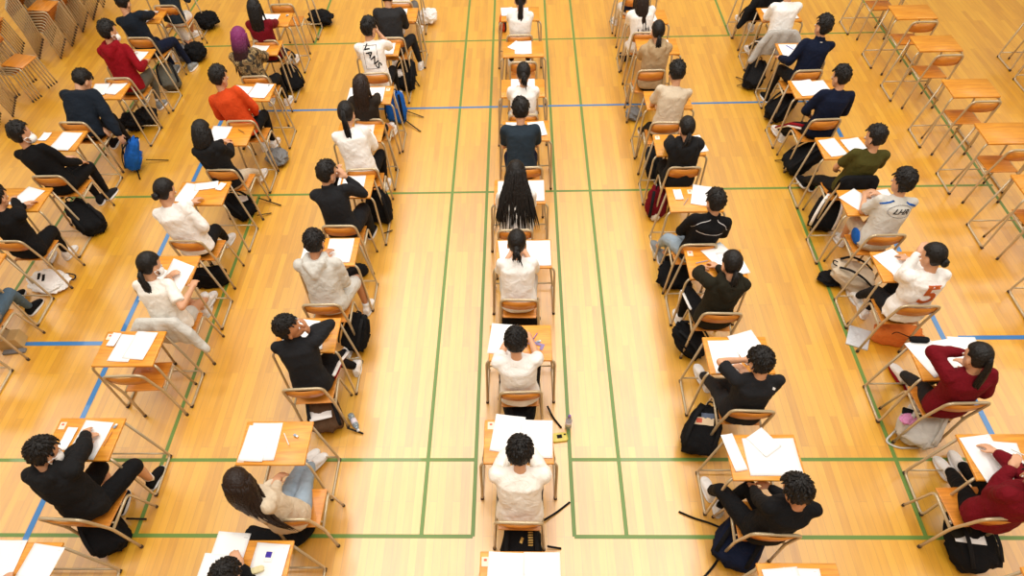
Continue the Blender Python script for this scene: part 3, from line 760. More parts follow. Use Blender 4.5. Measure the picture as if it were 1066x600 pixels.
def bags():
    G_ = 'person '
    # left block
    backpack(*U(188, 54), 'grey patterned backpack on the floor in front of the navy jacket, far left', 'grey', 60, 70, .8)
    slump(*U(204, 56), 'round black bag beside the aisle near the top left', 'black', 'duffel_bag', 'bag', (.36, .30, .26), 30, 3)
    backpack(*U(178, 84), 'olive-grey backpack under the chair of the far left navy jacket', 'greygreen', 20, 60, .95)
    slump(*U(138, 128), 'black shoulder bag on the floor beside the red hoodie chair', 'black', 'shoulder_bag', 'bag', (.34, .26, .24), 10, 5)
    slump(*U(154, 122), 'rounded black bag between the desk legs by the red hoodie', 'softblack', 'shoulder_bag', 'bag', (.30, .26, .24), 50, 8)
    backpack(*U(143, 168), 'bright blue backpack held open by the person bending down', 'blue', -70, 35, 1.0, [[U(150, 163), U(172, 161)], [U(140, 172), U(142, 181)]], trim='black')
    backpack(*U(93, 232), 'black backpack under the chair of the long black coat', 'black', 50, 55, 1.05)
    t = slump(*U(47, 290), 'white drawstring bag with black marks and navy cord', 'white', 'drawstring_bag', 'bag', (.50, .36, .10), -20, 11)
    bm = bmesh.new(); tube(bm, smoothpath([(.05, .12, .05), (.10, .20, .03), (.22, .21, .03), (.26, .14, .03), (.20, .10, .05)], .05), .008, 6); obj('cord', bm, cm('navy'), t)
    bm = bmesh.new()
    for k in (-.035, .035): box(bm, (-.06+k, .0, .104), (.03, .11, .004), Matrix.Rotation(R(40), 3, 'Z'))
    obj('printed_mark', bm, cm('black'), t, False)
    t = thing('cardboard_box', 'small tan box on the floor at the left edge', 'box', (*U(8, 352), 0), R(8)); bm = bmesh.new(); box(bm, (0, 0, .07), (.26, .16, .14), bev=.004); obj('carton', bm, mat('tan_card', (.55, .38, .16), .8, var=.1, bscale=6), t, False)
    bm = bmesh.new(); box(bm, (0, 0, .142), (.05, .16, .002)); obj('tape', bm, mat('tape', (.42, .30, .14), .3), t, False)
    t = thing('folder', 'dark folder lying in front of the tan box', 'folder', (*U(9, 361), 0), R(8)); bm = bmesh.new(); box(bm, (0, 0, .012), (.24, .06, .024), bev=.003); obj('cover', bm, cm('grey'), t, False)
    backpack(*U(112, 553), 'black backpack under the chair of the black hoodie and shorts', 'black', 35, 72, 1.05, [[U(128, 538), U(147, 537)]])
    tote(*U(219, 290), 'black tote bag on the floor right of the raised paper', 'black', 10, .38, .16, .24)
    t = backpack(*U(249, 216), 'black backpack with a white card beside the green line', 'black', 60, 75, .95, [[U(268, 203), U(290, 208)], [U(266, 221), U(280, 216)]])
    sheet(*unproj_z(253, 206, .23), 30, 'white card tucked on the black backpack by the green line', .10, .14, 'cards on bags', .22, name='paper_card', marks=False, key='c')
    slump(*U(288, 162), 'grey bag with pale lining under the chair of the orange-red sweatshirt', 'grey', 'shoulder_bag', 'bag', (.30, .34, .16), 30, 14)
    backpack(*U(305, 86), 'black backpack beside the camouflage jacket, nearest the aisle', 'black', 40, 40, .85)
    slump(*U(291, 88), 'soft black bag under the camouflage jacket desk', 'black', 'shoulder_bag', 'bag', (.32, .3, .2), 0, 21)
    slump(*U(334, 18), 'flat black bag on the floor at the top, left aisle', 'black', 'shoulder_bag', 'bag', (.46, .34, .20), -15, 25)
    slump(*U(215, 22), 'black bag with grey clothes on the floor at the top left', 'black', 'shoulder_bag', 'bag', (.40, .36, .24), 0, 27)
    # row of the long brown hair
    t = thing('shoulder_bag', 'crescent-shaped black bag under the chair with long brown hair beside it', 'bag', (*U(296, 565), 0), 0, 'bags on the floor')
    x_, y_ = U(296, 565)
    bm = bmesh.new(); pts = [U(258, 556), U(280, 562), U(303, 562), U(318, 550), U(321, 528)]
    tube(bm, smoothpath([(a-x_, b-y_, .09) for a, b in pts], .12, 6), .09, 14, radii=None, flat=(1, .9)); ob = obj('bag_body', bm, cm('black'), t); fuse(ob, .012, 6, .02)
    backpack(*U(340, 432), 'brown backpack with papers under the chair of the raised hand', 'brown', 15, 55, 1.05, [[U(325, 440), U(333, 452)], [U(360, 443), U(376, 447)]], trim='charcoal')
    sheet(*unproj_z(333, 425, .26), 15, 'white paper on top of the brown backpack', .21, .27, 'papers on bags', .255, marks=False, key='d')
    bottle(*U(363, 428), 'clear water bottle lying beside the brown backpack', 70, col=(.55, .70, .80))
    backpack(*U(373, 352), 'black backpack beside the desk with the watch', 'black', -30, 45, .95)
    tote(*U(371, 282), 'black and white checked pouch beside the pale grey hoodie desk', 'charcoal', 35, .24, .1, .16, name='pouch', cat='pouch')
    backpack(*U(397, 222), 'rounded black backpack beside the black shirt desk', 'black', -10, 15, 1.0, [[U(398, 240), U(407, 234)]])
    backpack(*U(414, 119), 'blue backpack with black straps near the bare-legged seat', 'blue', -15, 20, .95, [[U(420, 121), U(437, 131)], [U(422, 112), U(440, 116)]], trim='black')
    t = backpack(*U(424, 84), 'black backpack with a white cloth near the slanted lettering T-shirt', 'black', -15, 50, 1.0, [[U(432, 80), U(436, 84)]])
    slump(*unproj_z(415, 76, .24), 'white cloth on the black backpack near the lettering T-shirt', 'white', 'cloth', 'cloth', (.20, .16, .08), 20, 31, .20)
    slump(*U(446, 17), 'white plastic bag on the floor at the top left of centre', 'white', 'plastic_bag', 'bag', (.30, .30, .22), 10, 33)
    # centre row
    t = backpack(*U(543, 566), 'black backpack with gold lettering under the nearest centre chair', 'black', 0, 75, 1.1, [[U(566, 540), U(580, 530), U(594, 519)], [U(570, 567), U(585, 568)]])
    bm = bmesh.new()
    for k in range(9): patch(bm, .075, -.06+.021*k, .040, .012, 0, 2)
    o = obj('gold_print', bm, mat('gold_ink', (.50, .30, .06), .4, .3), t, False); cling(o, t)
    bm = bmesh.new(); patch(bm, .0, -.02, .022, .05, -20, 3); o = obj('zip_charm', bm, mat('gold_ink', (.50, .30, .06), .4, .3), t, False); cling(o, t)
    backpack(*U(541, 428), 'black backpack under the chair of the white T-shirt and black trousers', 'black', 180, 70, 1.1, [[U(570, 420), U(576, 430), U(585, 441)]])
    tote(*U(542, 332), 'black bag under the chair of the centre low bun', 'black', 0, .40, .16, .22)
    backpack(*U(523, 25), 'orange bag standing left of the farthest centre seat', 'orange', 90, 10, .5)
    bottle(*U(592, 440), 'clear bottle with a violet cap standing in the aisle right of centre', 0, cap=(.22, .12, .35))
    t = thing('snack_packet', 'yellow packet lying on the floor beside the centre desk', 'packet', (*U(583, 451), 0), R(8)); bm = bmesh.new(); soft_box(bm, (0, 0, .012), (.16, .10, .022), seed=4, amp=.002); obj('wrapper', bm, mat('yellow_foil', (.72, .60, .10), .35), t)
    bm = bmesh.new(); box(bm, (0, .005, .0235), (.05, .04, .001)); box(bm, (.055, .02, .0235), (.02, .015, .001)); obj('printed_mark', bm, cm('charcoal'), t, False)
    # right of centre
    t = backpack(*U(769, 564), 'navy backpack beside the black sweatshirt and track trousers', 'navy', -35, 70, 1.2, [[U(762, 552), U(742, 541), U(725, 536), U(709, 529)], [U(760, 566), U(752, 577), U(745, 588), U(735, 599)]], trim='black')
    t = backpack(*U(729, 453), 'black backpack with a pink and white tag near the black T-shirt', 'black', -20, 62, 1.1)
    bm = bmesh.new(); patch(bm, -.02, .03, .17, .065, 10); o = obj('tag', bm, mat('tag_cream', (.75, .58, .38), .7), t, False); cling(o, t)
    bm = bmesh.new(); patch(bm, -.065, .025, .05, .04, 10); o = obj('printed_mark', bm, mat('red_ink', (.65, .12, .06), .8), t, False); cling(o, t, .9); o.modifiers[0].offset = .007
    bm = bmesh.new(); patch(bm, .0, .085, .12, .05, 10); o = obj('patch', bm, cloth('slateblue', (.12, .15, .22)), t, False); cling(o, t)
    backpack(*U(716, 358), 'black backpack under the chair of the olive-black hoodie', 'black', 60, 60, .95)
    tote(*U(703, 288), 'flat black bag with two trailing handles, left of the white-piped jacket chair', 'black', -8, .36, .10, .30, tilt=60)
    t = backpack(*U(682, 216), 'maroon backpack with a pink charm on the floor', 'maroon', 20, 20, .85)
    slump(*U(683, 223), 'pink charm hanging at the maroon backpack', 'beige', 'charm', 'charm', (.10, .09, .09), 0, 41)
    backpack(*U(679, 177), 'dark grey backpack under the desk of the hooded side ponytail', 'charcoal', 70, 30, .95)
    slump(*U(660, 116), 'grey shoe bag under the desk of the beige T-shirt', 'grey', 'shoe_bag', 'bag', (.22, .26, .14), 0, 44)
    slump(*U(700, 267), 'black pouch below the desk of the white-piped jacket', 'black', 'pouch', 'pouch', (.2, .1, .1), 0, 45)
    # right
    t = backpack(*U(1005, 566), 'black backpack with white booklet and dark pouch on top, lower right', 'black', 12, 75, 1.15)
    sheet(*unproj_z(1006, 548, .25), -8, 'white booklet on the black backpack at lower right', .24, .30, 'papers on bags', .245, marks=False, key='e')
    t = thing('pouch', 'dark green pouch on the white booklet at lower right', 'pouch', (*unproj_z(998, 552, .26), .252), R(20)); bm = bmesh.new(); soft_box(bm, (0, 0, .018), (.17, .12, .035), seed=9, amp=.002); obj('fabric', bm, cm('olive_black'), t)
    t = backpack(*U(955, 443), 'off-white backpack with pink lining beside the wine red cardigan', 'lightgrey', -30, 62, 1.15, [[U(935, 446), U(926, 455), U(940, 462), U(962, 462)]], trim='lightgrey')
    slump(*unproj_z(943, 438, .24), 'pink cloth on the off-white backpack', 'pinkcloth', 'cloth', 'cloth', (.15, .11, .06), 20, 51, .24)
    t = thing('wallet', 'long black wallet lying on the off-white backpack', 'wallet', (*unproj_z(949, 431, .27), .268), R(-25)); bm = bmesh.new(); box(bm, (0, 0, .012), (.17, .07, .022), bev=.006); obj('leather', bm, cm('black'), t)
    tote(*U(933, 349), 'orange tote bag with black handles under the orange number chair', 'orangebag', -12, .44, .18, .22, handle='black', name='tote_bag')
    t = thing('booklet', 'white booklet lying on the floor beside the green line at right', 'booklet', (*U(898, 346), 0), R(-25)); bm = bmesh.new(); box(bm, (0, 0, .008), (.22, .28, .014), bev=.002); obj('pages', bm, cloth('coverwhite', (.62, .64, .66)), t, False)
    t = thing('eyeglass_case', 'black pencil case beyond the desk of the wine red cardigan', 'case', (*unproj_z(957, 354, .72), .703), R(-5)); bm = bmesh.new(); soft_box(bm, (0, 0, .02), (.17, .06, .04), seed=2, amp=.002); obj('case_body', bm, cm('black'), t)
    backpack(*U(884, 290), 'black and beige bag under the chair of the blue-striped jersey', 'beige', 70, 75, 1.1, trim='black')
    slump(*U(868, 286), 'black cloth on the floor left of the black and beige bag', 'black', 'cloth', 'cloth', (.3, .22, .09), 0, 55)
    backpack(*U(856, 229), 'black bag with white striped straps left of the blue-striped jersey', 'black', -20, 25, 1.05, trim='white')
    backpack(*U(834, 171), 'black backpack on the floor left of the olive green T-shirt', 'black', -80, 60, 1.15, [[U(820, 163), U(809, 161)]])
    backpack(*U(812, 116), 'black backpack under the desk of the navy striped trousers', 'black', -60, 60, 1.0)
    backpack(*U(784, 82), 'black backpack with loose straps near the draped grey jacket', 'softblack', -20, 60, .95, [[U(777, 80), U(768, 74)], [U(775, 84), U(769, 83)]])
    drape(SEATS['B4'][2], SEATS['B4'][3], 'light grey jacket hung over the chair of the person reading', 'lightgrey', 1)
    drape(SEATS['F9'][2], SEATS['F9'][3], 'grey jacket hung over the chair of the far right white T-shirt', 'greyjacket', -1)
    drape(SEATS['F10'][2]-.0, SEATS['F10'][3], 'black coat hung over the chair at the top edge, right of centre', 'black', -1)
    drape(SEATS['F6'][2], SEATS['F6'][3], 'black cloth over the chair back of the olive green T-shirt', 'black', 0)
    # watch on the desk of the raised hand
    x, yf, _, _ = SEATS['C3']; t = thing('wristwatch', 'wristwatch lying on the desk of the person with a hand at the forehead', 'watch', (x+.19, yf-.17, DH), R(20))
    bm = bmesh.new()
    for i in range(20):
        a = 2*math.pi*i/20; b = 2*math.pi*(i+1)/20; cone(bm, (.026*math.cos(a), .030*math.sin(a), .006), (.026*math.cos(b), .030*math.sin(b), .006), .004, .004, 6)
    obj('strap', bm, cm('charcoal'), t); bm = bmesh.new(); cone(bm, (.0, -.03, .002), (.0, -.03, .012), .014, .014, 20); obj('dial', bm, cm('beige'), t)
    # scattered stationery on the desk of D3 and cards on C1
    x, yf, _, _ = SEATS['D3']
    for i, (dx, dy, rz_) in enumerate(((.10, .0, 50), (.16, -.02, -20), (.20, -.06, 70))):
        t = thing('wrapper', 'violet and white wrapper on the desk with scattered stationery', 'wrapper', (x+dx, yf-DD/2+dy, DH), R(rz_), 'violet wrappers on one centre desk'); bm = bmesh.new(); box(bm, (0, 0, .004), (.07, .03, .007), bev=.002); obj('foil', bm, cloth('violet', (.30, .24, .45)), t)
    x, yf, _, _ = SEATS['C1']
    t = thing('picture_card', 'violet picture card on the bottom edge desk left of centre', 'card', (x+.13, yf-.13, DH+.012), R(-4)); bm = bmesh.new(); box(bm, (0, 0, .002), (.065, .085, .003)); obj('card', bm, cm('white'), t, False)
    bm = bmesh.new(); box(bm, (-.005, .012, .004), (.045, .045, .0012)); obj('printed_picture', bm, cloth('inkviolet', (.06, .04, .35)), t, False)
    t = thing('pencil_case', 'yellow and violet pencil case on the bottom edge desk left of centre', 'case', (x+.06, yf-.24, DH+.012), R(20)); bm = bmesh.new(); soft_box(bm, (0, 0, .014), (.12, .05, .028), seed=6, amp=.002); obj('case_body', bm, cloth('creamyellow', (.75, .68, .40)), t)
    # phone in hands
    # paper read by B4
    t = sheet(-3.44, 2.30, -30, 'large white paper held up by the person reading', .30, .42, 'papers held up', .86, key='f'); t.rotation_euler = (R(22), R(-4), R(-28))
    t = sheet(-3.62, 2.28, -25, 'second white paper behind the held up one', .28, .38, 'papers held up', .80, key='g'); t.rotation_euler = (R(18), R(2), R(-20))
def unproj_z(px, py, h):
    d = fw + r2*((px-PX)/F) - u2*((py-PY)/F); t = (h-CH)/d.z; return (CX+d.x*t, CY+d.y*t)
def U(px, py): return unproj_z(px, py, .10)
CL['pinkcloth'] = (.62, .25, .45); CL['orangebag'] = (.72, .20, .04); CL['greyjacket'] = (.42, .40, .37)
def bottle(x, y, label, tilt, col=(.75, .78, .8), cap=(.8, .8, .8)):
    t = thing('drink_bottle', label, 'bottle', (x, y, .033 if tilt else 0), 0, 'drink bottles on the floor')
    if tilt: t.rotation_euler = (R(90), 0, R(30))
    m = mat('clear_plastic_%d' % int(col[0]*100), col, .08); m.node_tree.nodes['Principled BSDF'].inputs['Transmission Weight'].default_value = .75
    bm = bmesh.new(); n = 20; prof = [(.0, .024), (.006, .031), (.05, .032), (.055, .030), (.10, .032), (.15, .032), (.18, .020), (.195, .013), (.205, .013)]; rings = []
    for z, r_ in prof: rings.append([bm.verts.new((r_*math.cos(2*math.pi*k/n), r_*math.sin(2*math.pi*k/n), z)) for k in range(n)])
    for A, B in zip(rings, rings[1:]):
        for k in range(n): bm.faces.new((A[k], A[(k+1) % n], B[(k+1) % n], B[k]))
    bm.faces.new(list(reversed(rings[0]))); bm.faces.new(rings[-1]); obj('bottle_body', bm, m, t)
    bm = bmesh.new(); cone(bm, (0, 0, .205), (0, 0, .225), .015, .015, 16); obj('cap', bm, mat('cap_%d' % int(cap[0]*100), cap, .4), t)
    bm = bmesh.new(); cone(bm, (0, 0, .07), (0, 0, .13), .0325, .0325, 20); obj('paper_band', bm, mat('bottle_band', (.75, .70, .78), .5), t)
def drape(x, y, label, col, side):
    t = thing('hung_jacket' if side else 'hung_cloth', label, 'jacket' if side else 'cloth', (x, y, 0), 0)
    bm = bmesh.new(); nx, ny = 26, 30; rows = []
    fl_ = .30 if side else .16; bl = .22 if side else .20
    for i in range(nx+1):
        u = i/nx*2-1; row = []
        for j in range(ny+1):
            s = j/ny*(fl_+bl) - fl_           # <0 in front of (behind) the back
            wdt = .215 + (.05 if side else -.02)*abs(s)/.3
            fold = .014*math.sin(u*9+x*5)*min(1, abs(s)/.08) + .01*noise.noise(Vector((u*3, s*8, x+y)))
            drop = .0 if abs(u) < .8 else (abs(u)-.8)*.25
            if s < 0: p = (u*wdt, -.03 - .05*min(1, -s/.1)*.4 - fold, .785+s-drop)
            else: p = (u*wdt, .03 + .04*min(1, s/.1)*.3 + fold*.5, .785-s*.9-drop)
            if abs(s) < .02: p = (p[0], p[1]*.6, .792-drop)
            row.append(bm.verts.new(p))
        rows.append(row)
    for i in range(nx):
        for j in range(ny): bm.faces.new((rows[i][j], rows[i+1][j], rows[i+1][j+1], rows[i][j+1]))
    o = obj('fabric', bm, cm(col), t); sd = o.modifiers.new('thick', 'SOLIDIFY'); sd.thickness = .012; sd.offset = 0
    sb = o.modifiers.new('round', 'SUBSURF'); sb.levels = 1; sb.render_levels = 1
    if side:
        for s, end in ((side, (side*.36, -.08, .42)), (-side, (-side*.26, -.03, .40))):
            bm = bmesh.new()
            limb(bm, [((s*.17, .0, .74), .055), ((s*.27, -.04, .62), .055), (((s*.27+end[0])/2, -.06, .48), .05), (end, .042)]); o = obj('sleeve', bm, cm(col), t); fuse(o, .012, 4, .022)
PEOPLE = [
 dict(label='person in white shorts and blue shirt, cut off by the top edge', loc=(-5.6, 8.49), top='slate', bottom='white', head=(25, 0, 0), shorts=True, hair='short', tan=True, yaw=-25, lean=15, side=0, fr=(-0.3, 0.437, 0.0), fl=(-0.016, -0.279, 0.0)),
 dict(label='person in dark navy jacket writing in the farthest full seat at left', loc=(-5.685, 7.512), top='navyjacket', bottom='navy', head=(35, -10, 0), shoe='shoegrey', size=0.969, lean=2.2, side=-8.9, fr=(0.3, 0.42, 0), fl=(0.05, 0.36, 0), hr=(0.046, 0.665, 0.75)),
 dict(label='person in dark red hoodie and grey trousers with a white mask', loc=(-5.587, 6.492), top='red', bottom='greygreen', head=(20, -35, 0), mask=True, shoe='shoegrey', sock='white', hood=True, size=1.028, lean=14.2, side=-4.4, fr=(0.048, 0.349, 0.0), fl=(-0.258, 0.491, 0.0), hr=(0.247, 0.243, 0.74)),
 dict(label='person in navy padded jacket bending down to a blue backpack', loc=(-5.774, 5.366), top='navyjacket', bottom='softblack', head=(55, -25, 0), puff=0.028, shoe='black', er=(0.6, -0.8, 0.3), el=(-0.3, -0.3, -0.6), size=1.006, lean=44.7, side=-0.8, hr=(0.429, -0.034, 0.42), hl=(0.336, -0.065, 0.4)),
 dict(label='person in long black coat leaning back with a white mask', loc=(-5.655, 4.282), top='black', bottom='black', head=(12, -40, 0), mask=True, shoe='charcoal', size=1.001, lean=3.0, side=-10.4, fr=(0.129, 0.432, 0.0), fl=(0.049, 0.334, 0.0), hr=(0.18, 0.3, 0.63), hl=(-0.02, 0.34, 0.66)),
 dict(label='person in black sweatshirt and white shoes at the left edge', loc=(-5.572, 3.167), top='black', bottom='black', head=(30, -10, 0), sleeve='long', shoe='shoewhite', size=0.939, lean=7.8, side=3.3, fr=(-0.047, 0.425, 0.0), fl=(-0.256, 0.344, 0.0), hr=(-0.288, 0.642, 0.8)),
 dict(label='person in blue jeans and black shoes, mostly outside the left edge', loc=(-5.6, 2.14), top='grey', bottom='jeans', head=(25, 0, 0), shoe='black', lean=15, side=0, fr=(-0.059, 0.55, 0.0), fl=(-0.296, 0.722, 0.0)),
 dict(label='person in black clothes at the bottom left corner, only hands in view', loc=(-3.85, -1.06), top='black', bottom='black', head=(25, 0, 0), tan=False, lean=22, side=0, hr=(0.08, 0.4, 0.745), hl=(-0.12, 0.36, 0.745)),
 dict(label='person in black hoodie and black shorts writing at the lower left', loc=(-3.639, 0.079), top='softblack', bottom='black', head=(35, -30, 0), shorts=True, shortlen=0.98, hood=True, hair='short', mask=True, shoe='black', puff=0.012, er=(1, -0.2, 0.2), kr=(0.4, 0.6, 0.6), size=0.983, lean=12.3, side=-6.0, fr=(0.149, 0.436, 0.0), fl=(-0.063, 0.183, 0.0), hr=(-0.076, 0.593, 0.76)),
 dict(label='person in white T-shirt with a low ponytail reading a raised paper', loc=(-3.537, 2.054), top='offwhite', bottom='lightgrey', head=(30, -30, 0), sleeve='short', shorts=True, shortlen=0.6, hair='lowpony', hairlen=0.16, slim=True, er=(0.8, -0.3, -0.6), el=(-0.8, -0.2, -0.6), mask=True, size=0.976, lean=15.2, side=-2.2, fr=(-0.063, 0.777, 0.0), fl=(-0.061, 0.584, 0.0), hr=(0.303, 0.153, 0.86), hl=(0.028, 0.266, 0.88)),
 dict(label='person in white long-sleeved top and black trousers, hair in a low bun', loc=(-3.637, 3.169), top='white', bottom='black', head=(30, -25, 0), hair='lowbun', slim=True, puff=0.008, er=(0.9, -0.6, 0.1), sole='shoewhite', size=1.0, lean=8.0, side=-11.1, fr=(-0.024, 0.615, 0.0), hr=(0.027, 0.132, 0.66)),
 dict(label='person in black hoodie and cream trousers with chin-length hair', loc=(-3.598, 4.327), top='softblack', bottom='beige', head=(30, -15, 0), hood=True, hair='bob', slim=True, size=0.952, lean=-1.8, side=-6.9, fr=(0.079, 0.776, 0.0), fl=(-0.064, 0.777, 0.0), hr=(0.03, 0.374, 0.75)),
 dict(label='person in orange-red sweatshirt and black trousers leaning to the left', loc=(-3.646, 5.368), top='orange', bottom='black', head=(20, -30, 0), er=(1, -0.5, -0.3), el=(-1, -0.5, -0.3), size=1.01, lean=7.0, side=-13.1, fr=(0.112, 0.433, 0.0), fl=(-0.012, 0.367, 0.0), hr=(0.11, 0.24, 0.6), hl=(-0.11, 0.24, 0.6)),
 dict(label='person in camouflage jacket with long purple hair', loc=(-3.701, 6.389), top='camo', bottom='black', head=(25, -15, 0), hair='long', hairlen=0.28, haircol='purple', hairspread=0.7, ponyside=-0.05, slim=True, puff=0.01, size=0.961, lean=4.8, side=-7.6),
 dict(label='person in maroon long-sleeved top with straight black hair to the shoulder blades', loc=(-3.754, 7.333), top='maroon', bottom='darkgrey', head=(15, -10, 0), hair='long', hairlen=0.2, hairspread=0.5, slim=True, size=0.924, lean=-4.4, side=-1.8, fr=(0.092, 0.775, 0.0), fl=(-0.013, 0.78, 0.0)),
 dict(label='person in black top at the bottom edge, only the crown of the head in view', loc=(-2.153, -1.068), top='black', bottom='charcoal', head=(35, -10, 0), size=0.989, lean=40.9, side=12.8, hr=(0.07, 0.567, 0.76)),
 dict(label='person in light blue jeans and a beige top with long dark brown hair', loc=(-1.916, -0.018), top='beige', bottom='lightjeans', head=(20, 20, 0), hair='long', hairlen=0.36, haircol='brown', hairspread=1.5, slim=True, twist=-25, toe=0.6, cr=0.8, size=0.987, lean=-5.0, side=-15.2, fr=(-0.086, 0.735, 0.0), fl=(-0.139, 0.767, 0.0), hr=(-0.124, 0.289, 0.6), hl=(-0.168, 0.272, 0.6)),
 dict(label='person in black jacket and striped track trousers, face turned right against the hand', loc=(-1.971, 1.297), top='charcoal', bottom='black', head=(-8, -78, 8), tan=True, stripe=[('red_stripe', 'red', -0.022), ('white_stripe', 'white', 0.01)], stripew=0.022, er=(0.9, 0.0, -0.7), dr=(-0.1, 0.3, 0.9), pr=(-0.9, -0.2, 0.2), collar=True, size=0.989, lean=18.0, side=-6.3, fr=(0.087, 0.731, 0.0), fl=(0.224, 0.512, 0.0), hr=(0.071, 0.221, 1.02), hl=(0.03, 0.4, 0.78)),
 dict(label='person in pale grey hoodie and grey shorts with white shoes', loc=(-1.981, 2.288), top='lightgrey', bottom='lightgrey', head=(35, -5, 0), hood=True, shorts=True, shortlen=0.85, tan=True, puff=0.006, size=0.988, lean=18.7, side=-3.5, fr=(0.232, 0.358, 0.0), hr=(0.045, 0.332, 0.76)),
 dict(label='person in black shirt and wide black trousers leaning on raised hands', loc=(-2.009, 3.403), top='charcoal', bottom='charcoal', head=(20, -40, 0), collar=True, bpuff=0.02, er=(0.7, 0.2, -1), el=(-0.5, 0.2, -1), dr=(-0.5, 0.2, 0.8), dl=(0.3, 0.2, 0.9), shoe='black', size=0.993, lean=13.9, side=-8.8, hr=(0.114, 0.259, 1.02), hl=(-0.02, 0.34, 0.98)),
 dict(label='person in white long-sleeved top with a ponytail and pink-white shoes', loc=(-1.938, 4.421), top='white', bottom='black', head=(30, -5, 0), hair='pony', hairlen=0.22, slim=True, puff=0.006, size=1.03, lean=16.7, side=-9.7, fr=(0.132, 0.413, 0.0)),
 dict(label='person in grey-brown T-shirt with long dark hair and bare legs', loc=(-1.953, 5.299), top='brownblack', bottom='black', head=(30, -15, 0), hair='long', hairlen=0.24, haircol='brown', hairspread=0.5, shorts=True, shortlen=0.6, slim=True, size=0.93, lean=-6.5, side=-1.3, fr=(0.129, 0.769, 0.0)),
 dict(label='person in white T-shirt with slanted black lettering on the back', loc=(-2.008, 6.471), top='white', bottom='black', head=(20, -35, 0), sleeve='short', hair='curly', print='vans', er=(0.7, 0.2, -1), dr=(-0.4, 0.3, 0.8), size=0.998, lean=14.8, side=-5.3, hr=(0.039, 0.364, 1.02)),
 dict(label='person in dark grey suit jacket, head cut by the top edge', loc=(-1.902, 7.416), top='darkgrey', bottom='charcoal', head=(30, 0, 0), puff=0.006, size=0.989, lean=15.8, side=-0.6, fr=(0.3, 0.42, 0)),
 dict(label='person in grey trousers and white shoes in the farthest seat left of centre', loc=(-1.9, 8.49), top='white', bottom='grey', head=(25, 0, 0), lean=18, side=0, fr=(0.174, 0.515, 0.0)),
 dict(label='person in cream sweatshirt in the centre row nearest the camera', loc=(-0.03, 0.038), top='offwhite', bottom='darkgrey', head=(45, 0, 0), hair='messy', haircol='black', puff=0.01, size=0.967, lean=16.0, side=-0.1),
 dict(label='person in white T-shirt and black trousers beside scattered purple stationery', loc=(-0.029, 1.186), top='white', bottom='black', head=(35, 0, 0), sleeve='short', shoe='black', size=0.955, lean=4.9, side=-3.4, hr=(0.1, 0.44, 0.755), hl=(-0.1, 0.46, 0.755)),
 dict(label='person in white T-shirt with a low bun in the centre row', loc=(-0.035, 2.297), top='white', bottom='lightgrey', head=(30, 0, 0), hair='lowbun', buntail=True, sleeve='short', slim=True, size=0.968, lean=15.3, side=-1.8),
 dict(label='person in white top with very long loose black hair', loc=(-0.053, 3.31), top='white', bottom='lightgrey', head=(25, 0, 0), hair='long', hairlen=0.44, hairspread=1.4, slim=True, size=0.981, lean=18.4, side=-0.9),
 dict(label='person in slate grey T-shirt and navy shorts in the centre row', loc=(-0.002, 4.423), top='slate', bottom='navy', head=(30, 0, 0), sleeve='short', shorts=True, size=1.018, lean=21.3, side=-0.4),
 dict(label='person in white top with hair tied in a bun and a loose tail', loc=(0.031, 5.369), top='white', bottom='lightgrey', head=(35, 0, 0), hair='lowbun', buntail=True, sleeve='short', slim=True, size=0.944, lean=7.6, side=0.3),
 dict(label='person in white top with a ponytail, farthest in the centre row', loc=(-0.007, 7.348), top='white', bottom='black', head=(25, 0, 0), hair='pony', hairlen=0.2, sleeve='short', slim=True, size=0.93, lean=4.8, side=1.4),
 dict(label='person in black sweatshirt and track trousers looking at hands in the lap', loc=(1.898, -0.112), top='black', bottom='black', head=(40, 25, 0), hair='messy', tan=True, shoe='shoewhite', sock='black', kl=(-0.5, 0.6, 0.6), size=0.965, lean=-1.3, side=6.3, fr=(-0.154, 0.361, 0.0), fl=(-0.204, 0.511, 0.0), hr=(0.093, 0.315, 0.6), hl=(-0.052, 0.315, 0.6)),
 dict(label='person in black T-shirt with a small white mark on the right shoulder', loc=(1.941, 0.982), top='charcoal', bottom='darkgrey', head=(30, 25, 0), sleeve='short', print='smallmark', tan=False, el=(-1, 0.1, 0.1), size=0.955, lean=3.4, side=0.4, fr=(-0.057, 0.609, 0.0), fl=(-0.12, 0.754, 0.0), hr=(0.028, 0.238, 0.76), hl=(-0.022, 0.311, 0.86)),
 dict(label='person in olive-black hoodie with a low ponytail and white-striped trousers', loc=(1.881, 2.069), top='olive_black', bottom='black', head=(30, 10, 0), hood=True, hair='lowpony', hairlen=0.12, stripe=[('white_stripe', 'white', 0.0)], el=(-1, -0.2, 0.2), size=0.959, lean=5.4, side=4.2, fl=(-0.15, 0.385, 0.0)),
 dict(label='person in black track jacket with white piping and rolled jeans', loc=(1.868, 2.985), top='black', bottom='lightjeans', head=(20, 20, 0), print='piping', collar=True, rise=0.3, shoe='shoegrey', kl=(-0.4, 0.6, 0.6), er=(1, -0.5, -0.3), el=(-1, -0.5, -0.3), size=0.955, lean=1.1, side=7.0, fr=(-0.208, 0.429, 0.0), fl=(-0.246, 0.577, 0.0), hr=(0.11, 0.24, 0.6), hl=(-0.11, 0.24, 0.6)),
 dict(label='person in black hooded jacket with a side ponytail', loc=(1.874, 4.249), top='softblack', bottom='black', head=(30, 10, 0), hood=True, hair='lowpony', hairlen=0.1, ponyside=-0.05, puff=0.012, bpuff=0.02, slim=True, shoe='black', size=0.935, lean=-0.6, side=-2.9, fl=(-0.055, 0.544, 0.0)),
 dict(label='person in pale beige T-shirt with very short hair', loc=(1.841, 5.215), top='beige', bottom='black', head=(30, 5, 0), sleeve='short', shoe='brown', size=0.999, lean=15.4, side=6.1, fl=(-0.106, 0.694, 0.0)),
